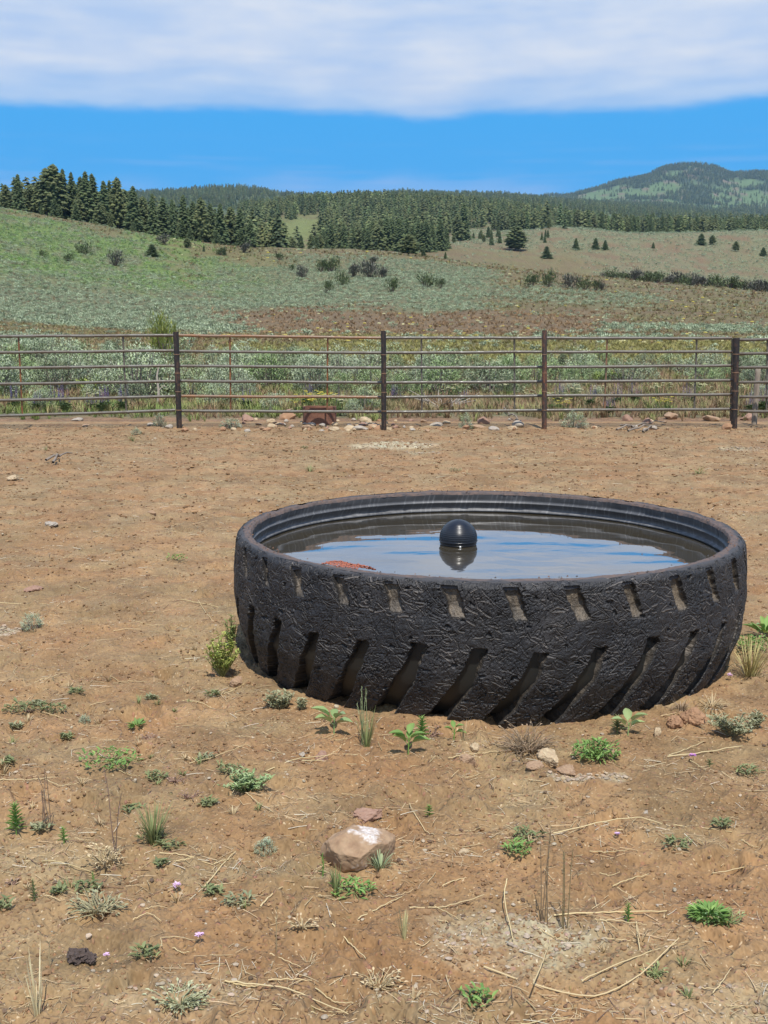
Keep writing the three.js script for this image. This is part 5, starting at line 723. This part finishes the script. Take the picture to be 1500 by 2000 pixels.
// ---------------------------------------------------------------- weeds
const FRESH = [[0.13, 0.26, 0.045], [0.24, 0.38, 0.09]], OLIVEG = [[0.14, 0.18, 0.06], [0.25, 0.27, 0.11]], GREYG = [[0.25, 0.27, 0.14], [0.38, 0.38, 0.22]], DRYC = [[0.37, 0.275, 0.145], [0.5, 0.39, 0.225]], BROWNC = [[0.22, 0.15, 0.09], [0.34, 0.25, 0.16]], YELG = [[0.25, 0.32, 0.06], [0.42, 0.46, 0.10]];
const W = {
  grass(r, w, h, c, n = 46) { const s = new Shape3(); for (let k = 0; k < n; k++) { const a = r() * 6.3, q = r() * w * 0.16, o = (0.25 + r()) * w / h * 0.5; s.blade([Math.cos(a) * q, -0.005, Math.sin(a) * q], [Math.cos(a) * o, 1, Math.sin(a) * o], h * (0.5 + 0.6 * r()), 0.0022 + 0.0016 * r(), 0.3 + 0.9 * r() * w / h, 4, jitter(mix3(c[0], c[1], r() * 0.4), r, 0.2), jitter(mix3(c[0], c[1], 0.4 + 0.6 * r()), r, 0.2)); } return [['blades', s.geo(), M.leaf]]; },
  rosette(r, w, h, c, n = 46) { const s = new Shape3(); n = n > 30 ? n * 3 : n; const sm = n > 60 ? 0.5 : 1; for (let k = 0; k < n; k++) { const a = r() * 6.3, q = Math.sqrt(r()) * w * (sm < 1 ? 0.46 : 0.34), L = h * sm * (0.6 + 0.7 * r()); s.leaf([Math.cos(a) * q, 0.003 + r() * h * (sm < 1 ? 0.6 : 0.35) * (1 - q / w), Math.sin(a) * q * 0.8], [Math.cos(a + r() - 0.5), 0.45 + 0.9 * r(), Math.sin(a + r() - 0.5)], [0, 1, 0.02], L, L * (0.22 + 0.12 * r()), jitter(mix3(c[0], c[1], r()), r, 0.2)); } return [['leaves', s.geo(), M.freshLeaf]]; },
  mat(r, w, h, c, n = 130) { const s = new Shape3(); for (let k = 0; k < n; k++) { const a = r() * 6.3, q = Math.sqrt(r()) * w * 0.5, L = 0.012 + 0.016 * r(); s.leaf([Math.cos(a) * q, 0.004 + r() * h * 0.7 * (1 - q / w), Math.sin(a) * q * 0.75], [Math.cos(k * 2.4), 0.3 + r(), Math.sin(k * 2.4)], [0, 1, 0.02], L, L * 0.35, jitter(mix3(c[0], c[1], r()), r, 0.25)); } const st = new Shape3(); for (let k = 0; k < 9; k++) { const a = r() * 6.3; st.tube([[0, 0, 0], [Math.cos(a) * w * 0.25, h * 0.3, Math.sin(a) * w * 0.2], [Math.cos(a) * w * 0.5, 0.005, Math.sin(a) * w * 0.38]], 0.0016, 0.001, 4, mix3(c[0], [0.3, 0.2, 0.12], 0.5)); } return [['stems', st.geo(), M.dry], ['leaves', s.geo(), M.freshLeaf]]; },
  bush(r, w, h, c, n = 620) { const s = new Shape3(), st = new Shape3(); for (let k = 0; k < 26; k++) { const a = r() * 6.3, o = Math.sqrt(r()) * w * 0.5, x = Math.cos(a) * o, z = Math.sin(a) * o * 0.8, y = h * (0.5 + 0.5 * r()) * (1 - 0.4 * (o / w * 2) ** 2); st.tube([[x * 0.1, -0.005, z * 0.1], [x * 0.6, y * 0.5, z * 0.6], [x, y, z]], 0.002, 0.001, 4, mix3(c[0], [0.25, 0.17, 0.1], 0.5)); for (let q = 0; q < n / 26; q++) { const t = 0.25 + 0.78 * r(), L = 0.011 + 0.012 * r(), b = r() * 6.3; s.leaf([x * t + 0.012 * (r() - 0.5), y * t, z * t + 0.012 * (r() - 0.5)], [Math.cos(b), 0.2 + r(), Math.sin(b)], [0, 1, 0.02], L, L * 0.4, jitter(mix3(c[0], c[1], clamp(t * r() * 1.6)), r, 0.18)); } } return [['stems', st.geo(), M.dry], ['leaves', s.geo(), M.freshLeaf]]; },
  seedling(r, w, h, c, n = 5) { const s = new Shape3(), st = new Shape3(); st.tube([[0, -0.005, 0], [0.002, h * 0.35, 0], [0.004, h * 0.55, 0.002]], 0.0025, 0.002, 5, mix3(c[0], c[1], 0.3)); for (let k = 0; k < n; k++) { const a = k * 2.2 + r() * 0.6, y = h * (0.25 + 0.3 * k / n), L = w * (0.42 + 0.2 * r()); st.tube([[0.002, y, 0], [Math.cos(a) * L * 0.2, y + h * 0.15, Math.sin(a) * L * 0.2]], 0.0015, 0.001, 4, c[0]); s.leaf([Math.cos(a) * L * 0.2, y + h * 0.15, Math.sin(a) * L * 0.2], [Math.cos(a), 0.55 + 0.5 * r() - 0.25 * (k === 0), Math.sin(a)], [0, 1, 0.02], L, L * 0.52, jitter(mix3(c[0], c[1], 0.3 + 0.6 * r()), r, 0.12), 0.22); } return [['stem', st.geo(), M.leaf], ...s_split(s)]; },
  sprout(r, w, h, c, n = 34) { const s = new Shape3(), st = new Shape3(); st.tube([[0, -0.005, 0], [0.003, h * 0.5, 0], [0, h * 0.9, 0]], 0.002, 0.0012, 5, c[0]); for (let k = 0; k < n; k++) { const t = (k + 0.5) / n, a = k * 2.4, L = w * (0.55 - 0.25 * t); s.leaf([0, h * (0.12 + 0.8 * t), 0], [Math.cos(a), 0.6 + 1.1 * t, Math.sin(a)], [0, 1, 0.02], L, L * 0.17, jitter(mix3(c[0], c[1], t), r, 0.15)); } return [['stem', st.geo(), M.leaf], ['leaves', s.geo(), M.freshLeaf]]; },
  stems(r, w, h, c, n = 5) { const s = new Shape3(); for (let k = 0; k < n; k++) { const x = (r() - 0.5) * w * 0.4, q = (r() - 0.5) * w * 0.8, H = h * (0.6 + 0.45 * r()); s.tube([[x, -0.005, 0], [x + q * 0.3, H * 0.4, 0.01 * r()], [x + q * 0.6, H * 0.75, 0.02 * (r() - 0.5)], [x + q, H, 0.03 * (r() - 0.5)]], 0.0017, 0.0009, 5, jitter(c[0], r, 0.2)); for (let b = 0; b < 7; b++) { const t = 0.7 + 0.3 * b / 7; s.blade([x + q * t, H * t, 0], [r() - 0.5, 0.9, r() - 0.5], 0.014, 0.0028, 0.4, 1, jitter(c[1], r, 0.2)); } } return [['stalks', s.geo(), M.dry]]; },
  tangle(r, w, h, c, n = 90) { const s = new Shape3(); for (let k = 0; k < n; k++) { const a = r() * 6.3, q = Math.sqrt(r()) * w * 0.32, L = (0.4 + 0.6 * r()) * Math.max(w * 0.42, h * 0.7); let x = Math.cos(a) * q * 0.6, y = 0.002, z = Math.sin(a) * q * 0.4, b = a, e = 0.5 + 0.9 * r(); const pts = [[x, y, z]]; for (let t = 0; t < 5; t++) { b += (r() - 0.5) * 1.3; e -= 0.28 * r(); x += Math.cos(b) * Math.cos(e) * L / 5; z += Math.sin(b) * Math.cos(e) * L / 5 * 0.8; y = Math.max(0.003, y + Math.sin(e) * L / 5 * Math.min(1, h / w * 2.2)); pts.push([x, y, z]); } s.tube(pts, 0.0017, 0.0009, 4, jitter(mix3(c[0], c[1], r()), r, 0.2)); if (k % 2) s.leaf([x, y, z], [Math.cos(b), 0.5, Math.sin(b)], [0, 1, 0.02], 0.012, 0.006, jitter(c[1], r, 0.2)); } return [['twigs', s.geo(), M.dry]]; },
};
function s_split(s) {                                                                        // each broad leaf is a mesh of its own
  const out = [], per = 15, total = s.p.length / 3 / per, tri = s.i.length / total;
  for (let k = 0; k < total; k++) { const q = new Shape3(); q.p = s.p.slice(k * per * 3, (k + 1) * per * 3); q.c = s.c.slice(k * per * 3, (k + 1) * per * 3); q.i = s.i.slice(k * tri, (k + 1) * tri).map((v) => v - k * per); out.push(['leaf', q.geo(), M.freshLeaf]); } return out;
}
function weed(name, type, px, py, wpx, hpx, c, label, group, n, category = 'weed') {
  const f = ground(px, py), r = rng32(Math.round(px * 31 + py * 17)), g = new THREE.Group(); g.position.set(f.x, soilHeight(f.x, f.z), f.z);
  for (const [part, geo, mat] of W[type](r, wpx * f.m, hpx * f.m, c, n)) mesh(part, geo, mat, g); return top(g, name, label, category, group);
}
[['grass_tuft', 'grass', 300, 1650, 70, 85, OLIVEG, 'fine-bladed green grass tuft alone on the lower left soil', 90], ['grass_tuft', 'grass', 742, 1700, 60, 46, [[0.22, 0.28, 0.14], [0.34, 0.38, 0.22]], 'pale green grass against the right side of the white-splashed rock', 60], ['grass_tuft', 'grass', 655, 1742, 30, 60, OLIVEG, 'thin grass in front of the white-splashed rock', 24], ['leafy_weed', 'bush', 484, 1552, 104, 46, [[0.20, 0.30, 0.10], [0.36, 0.45, 0.21]], 'lush pale green low weed, widest on the soil left of centre', 700], ['leafy_weed', 'mat', 690, 1742, 90, 24, FRESH, 'low creeping green weed below the white-splashed rock', 90], ['leafy_weed', 'sprout', 838, 1584, 26, 24, FRESH, 'tiny star-shaped green sprout right of the rock', 26], ['leafy_weed', 'mat', 1165, 1487, 92, 56, FRESH, 'bright green matted weed beside the cream stone at the tyre', 260], ['grass_tuft', 'grass', 1165, 1486, 86, 40, FRESH, 'short green grass growing through the matted weed at the tyre', 90], ['leafy_weed', 'rosette', 1385, 1806, 66, 38, FRESH, 'dense bright green clump on the lower right soil', 80], ['leafy_weed', 'sprout', 1226, 1800, 28, 40, FRESH, 'small upright green sprout right of the tall thin stems', 30], ['leafy_weed', 'sprout', 32, 1636, 46, 64, FRESH, 'upright leafy green weed at the left edge', 46], ['leafy_weed', 'sprout', 125, 1656, 28, 34, FRESH, 'small green sprout right of the upright leafy weed', 26], ['leafy_weed', 'sprout', 66, 1760, 24, 50, OLIVEG, 'narrow dark green sprout on the lower left soil', 34], ['leafy_weed', 'sprout', 182, 1732, 16, 32, FRESH, 'tiny green sprout beside the dry grey tangle', 22], ['leafy_weed', 'mat', 215, 1502, 120, 34, FRESH, 'long trailing green weed on the left soil', 150], ['leafy_weed', 'rosette', 268, 1428, 26, 16, FRESH, 'bright green tiny rosette above the trailing weed', 26], ['leafy_weed', 'mat', 35, 1392, 60, 28, OLIVEG, 'low green weed at the left edge below the seedling sagebrush', 90], ['leafy_weed', 'mat', 345, 1100, 42, 16, FRESH, 'small green weed alone on the bare soil left of the tyre', 50], ['leafy_weed', 'mat', 112, 1392, 40, 22, OLIVEG, 'thin green weed right of the low weed at the left edge', 40],
  ['leafy_bush', 'bush', 434, 1322, 74, 92, YELG, 'yellow-green bushy weed at the left side of the tyre', 900], ['leafy_bush', 'bush', 452, 1270, 30, 70, [[0.15, 0.21, 0.05], [0.27, 0.33, 0.09]], 'tall thin green weed behind the yellow-green bush', 220], ['dry_shrub', 'bush', 546, 1384, 64, 42, GREYG, 'pale grey-leaved low plant at the front left of the tyre', 420], ['dry_shrub', 'bush', 590, 1390, 24, 22, GREYG, 'tiny grey plant right of the pale grey-leaved one', 80],
  ['seedling', 'seedling', 652, 1432, 74, 60, [[0.20, 0.32, 0.10], [0.38, 0.50, 0.22]], 'broad-leaved seedling at the tyre, left of the tall grass stalk', 5], ['seedling', 'seedling', 797, 1478, 62, 62, FRESH, 'broad-leaved bright green seedling, second from the left at the tyre', 6], ['seedling', 'seedling', 886, 1460, 44, 42, FRESH, 'small two-leaved seedling, third from the left at the tyre', 4], ['seedling', 'seedling', 1226, 1440, 62, 50, [[0.22, 0.33, 0.10], [0.40, 0.50, 0.22]], 'broad-leaved seedling, rightmost at the tyre front', 4], ['leafy_weed', 'sprout', 824, 1456, 36, 46, FRESH, 'feathery green weed right of the second seedling', 40], ['leafy_weed', 'sprout', 1205, 1436, 34, 34, OLIVEG, 'spiky green weed left of the rightmost seedling', 34],
  ['grass_tuft', 'grass', 716, 1456, 40, 80, OLIVEG, 'tall grass clump standing at the tyre front', 40], ['grass_stalk', 'stems', 712, 1452, 46, 120, [[0.20, 0.25, 0.12], [0.33, 0.36, 0.20]], 'drooping seed-headed grass stalk against the tyre', 5], ['dry_stalk', 'grass', 905, 1460, 26, 62, DRYC, 'stiff dry straw stubble right of the third seedling', 14], ['dry_bush', 'tangle', 1030, 1470, 130, 100, BROWNC, 'dry brown tangled weed leaning on the tyre front', 150], ['dry_bush', 'tangle', 838, 1438, 60, 40, [[0.2, 0.12, 0.08], [0.3, 0.2, 0.15]], 'small reddish dry weed at the tyre groove', 40], ['leafy_weed', 'bush', 1428, 1440, 112, 52, GREYG, 'grey-green lobed weed right of the orange stones', 560], ['leafy_weed', 'bush', 1476, 1424, 44, 44, GREYG, 'grey-green weed at the right edge beside the lobed one', 180],
  ['grass_tuft', 'grass', 1465, 1322, 96, 90, [[0.36, 0.32, 0.12], [0.52, 0.44, 0.20]], 'golden grass clump at the right side of the tyre', 130], ['grass_tuft', 'grass', 1390, 1388, 90, 36, DRYC, 'dry golden grass at the right front foot of the tyre', 90], ['grass_tuft', 'grass', 1330, 1396, 60, 30, BROWNC, 'brown dry grass behind the two orange stones', 60], ['leafy_weed', 'mat', 1470, 1275, 70, 46, FRESH, 'bright green weed behind the golden grass on the right', 180], ['leafy_weed', 'rosette', 1492, 1245, 46, 34, FRESH, 'broad bright green leaves at the right edge beside the tyre', 22],
  ['dry_stalk', 'grass', 790, 1838, 36, 80, [[0.38, 0.36, 0.16], [0.55, 0.48, 0.26]], 'upright dry stubble clump below the white-splashed rock', 18], ['dry_tuft', 'tangle', 740, 1922, 90, 60, DRYC, 'dry straw tuft at bottom centre', 60], ['dry_stalk', 'grass', 75, 1985, 60, 130, [[0.55, 0.46, 0.26], [0.66, 0.57, 0.36]], 'tall bleached straw bunch in the bottom left corner', 20], ['dry_tuft', 'tangle', 350, 1965, 130, 46, GREYG, 'flat grey-green dry mat on the bottom left soil', 110], ['dry_tuft', 'tangle', 190, 1775, 120, 52, [[0.40, 0.34, 0.2], [0.3, 0.3, 0.17]], 'dry grey tangle above the dung clod', 110], ['dry_tuft', 'tangle', 205, 1690, 90, 60, DRYC, 'dry straw tangle at the foot of the tall dark stems', 70], ['dry_tuft', 'tangle', 590, 1830, 50, 40, DRYC, 'small dry tuft left of the upright stubble', 36], ['dry_tuft', 'tangle', 1280, 1900, 50, 30, OLIVEG, 'small greenish dry tuft at the tip of the long curved stalk', 40], ['dry_tuft', 'tangle', 1420, 1815, 50, 60, OLIVEG, 'sprawling olive stems right of the bright green clump', 26],
  ['dry_flower_plant', 'stems', 1062, 1800, 46, 200, [[0.20, 0.14, 0.08], [0.3, 0.24, 0.13]], 'tall thin dark stems, left pair on the lower right soil', 4], ['dry_flower_plant', 'stems', 1102, 1805, 30, 200, [[0.18, 0.14, 0.07], [0.3, 0.26, 0.14]], 'tall thin dark stems, right pair on the lower right soil', 3], ['dry_flower_plant', 'stems', 225, 1685, 40, 185, [[0.16, 0.10, 0.08], [0.24, 0.16, 0.14]], 'tallest dark flower stem on the left soil', 2], ['dry_flower_plant', 'stems', 90, 1625, 60, 120, [[0.19, 0.13, 0.09], [0.28, 0.2, 0.14]], 'thin dark stems behind the upright leafy weed', 5], ['dry_flower_plant', 'stems', 100, 1890, 16, 90, DRYC, 'single dry seed stalk near the lower left', 1], ['dry_flower_plant', 'stems', 540, 1870, 14, 90, DRYC, 'single pale seed stalk left of the upright stubble', 1], ['leafy_weed', 'mat', 1010, 1668, 50, 34, FRESH, 'small green weed alone right of the rock', 60], ['leafy_weed', 'mat', 930, 1958, 70, 26, FRESH, 'thin bright green weed at the bottom edge', 46], ['leafy_weed', 'mat', 1030, 1640, 60, 30, OLIVEG, 'dull green weed above the small green one right of the rock', 46], ['leafy_weed', 'sprout', 630, 1716, 22, 56, FRESH, 'upright bright leaf weed at the left foot of the rock', 12], ['leafy_weed', 'mat', 1320, 1655, 60, 20, OLIVEG, 'low dull weed on the right soil', 46], ['leafy_weed', 'mat', 1460, 1512, 50, 24, OLIVEG, 'low dull weed near the right edge below the lobed weed', 50], ['leafy_weed', 'sprout', 1385, 1500, 22, 14, OLIVEG, 'tiny weed right of the pale seed-head straw', 14],
  ['grass_tuft', 'grass', 1365, 928, 60, 26, OLIVEG, 'low grass tuft on the far right of the corral', 60], ['grass_tuft', 'grass', 605, 922, 40, 22, OLIVEG, 'low grass tuft behind the trough, left of centre', 40], ['grass_tuft', 'grass', 260, 862, 36, 20, OLIVEG, 'low grass tuft on the soil left of the leftmost post', 40], ['grass_tuft', 'grass', 400, 905, 90, 18, DRYC, 'sparse dry grass on the soil right of the leftmost post', 60],
].forEach(([name, type, px, py, w, h, c, label, n]) => weed(name, type, px, py, w, h, c, label, null, n, name.replace('_', ' ')));
{ // small unremarkable weeds and tufts
  const r = rng32(560); let n = 0;
  for (let k = 0; k < 400 && n < 84; k++) {
    const left = r() < 0.62, px = left ? 480 * r() : 1500 * r(), py = left ? 1340 + 440 * r() : 850 + 1140 * r(); if (px > 440 && px < 1470 && py > 930 && py < 1490) continue; if (Math.hypot(px - 705, (py - 1660)) < 110 || Math.hypot(px - 160, py - 1880) < 60) continue; n++;
    const u = r(), s = 0.45 + 0.65 * r(), k2 = py / 1600; if (u < 0.28) weed('small_weed', 'mat', px, py, 46 * s * k2, 20 * s * k2, r() < 0.75 ? OLIVEG : [[0.22, 0.24, 0.12], [0.33, 0.33, 0.18]], px < 500 ? 'small low weed on the soil left of the tyre and rock' : 'small low weed on the soil right of the rock', 'small weeds', 46); else if (u < 0.5) weed('dry_sprig', 'tangle', px, py, 46 * s * k2, 26 * s * k2, r() < 0.3 ? [[0.22, 0.12, 0.09], [0.3, 0.2, 0.14]] : DRYC, px < 500 ? 'small dry sprig on the soil left of the tyre and rock' : 'small dry sprig on the soil away to the right', 'dry sprigs', 26, 'sprig'); else weed('grass_sprig', 'grass', px, py, 34 * s * k2, 26 * s * k2, r() < 0.45 ? OLIVEG : DRYC, px < 500 ? 'small grass sprig on the soil left of the tyre and rock' : 'small grass sprig on the soil away to the right', 'grass sprigs', 18, 'grass');
  }
  // pink flowers
  [[345, 1735, 24, 'pink flower head on a short stalk left of the slanting straw'], [208, 1872, 18, 'pink flower lying just right of the dung clod'], [390, 1856, 26, 'pair of faded pink flowers right of the looped straw'], [1352, 1494, 20, 'magenta flower under the pale seed-head straw'], [1205, 1636, 16, 'white and pink flower beside the arched straw'], [1425, 1328, 16, 'small purple flower at the right foot of the tyre']].forEach(([px, py, w, label], k) => { const f = ground(px, py), g = new THREE.Group(), s = new Shape3(), fl = new Shape3(), m = w * f.m * 0.7; g.position.set(f.x, soilHeight(f.x, f.z), f.z); s.tube([[0, -0.004, 0], [0.003, m * 0.5, 0], [0, m * 0.9, 0]], 0.0012, 0.001, 4, [0.3, 0.2, 0.12]); for (let q = 0; q < 22; q++) { const a = q * 2.4; fl.leaf([Math.cos(a) * m * 0.15, m * (0.8 + 0.25 * r()), Math.sin(a) * m * 0.15], [Math.cos(a), 0.4 + r(), Math.sin(a)], [0, 1, 0.02], m * 0.42, m * 0.2, jitter(k === 3 ? [0.45, 0.2, 0.45] : [0.62, 0.42, 0.60], r, 0.18)); } mesh('stem', s.geo(), M.leaf, g); mesh('petals', fl.geo(), M.flower, g); top(g, 'pink_flower', label, 'flower', 'small pink flowers'); });
}

renderer.render(scene, camera);
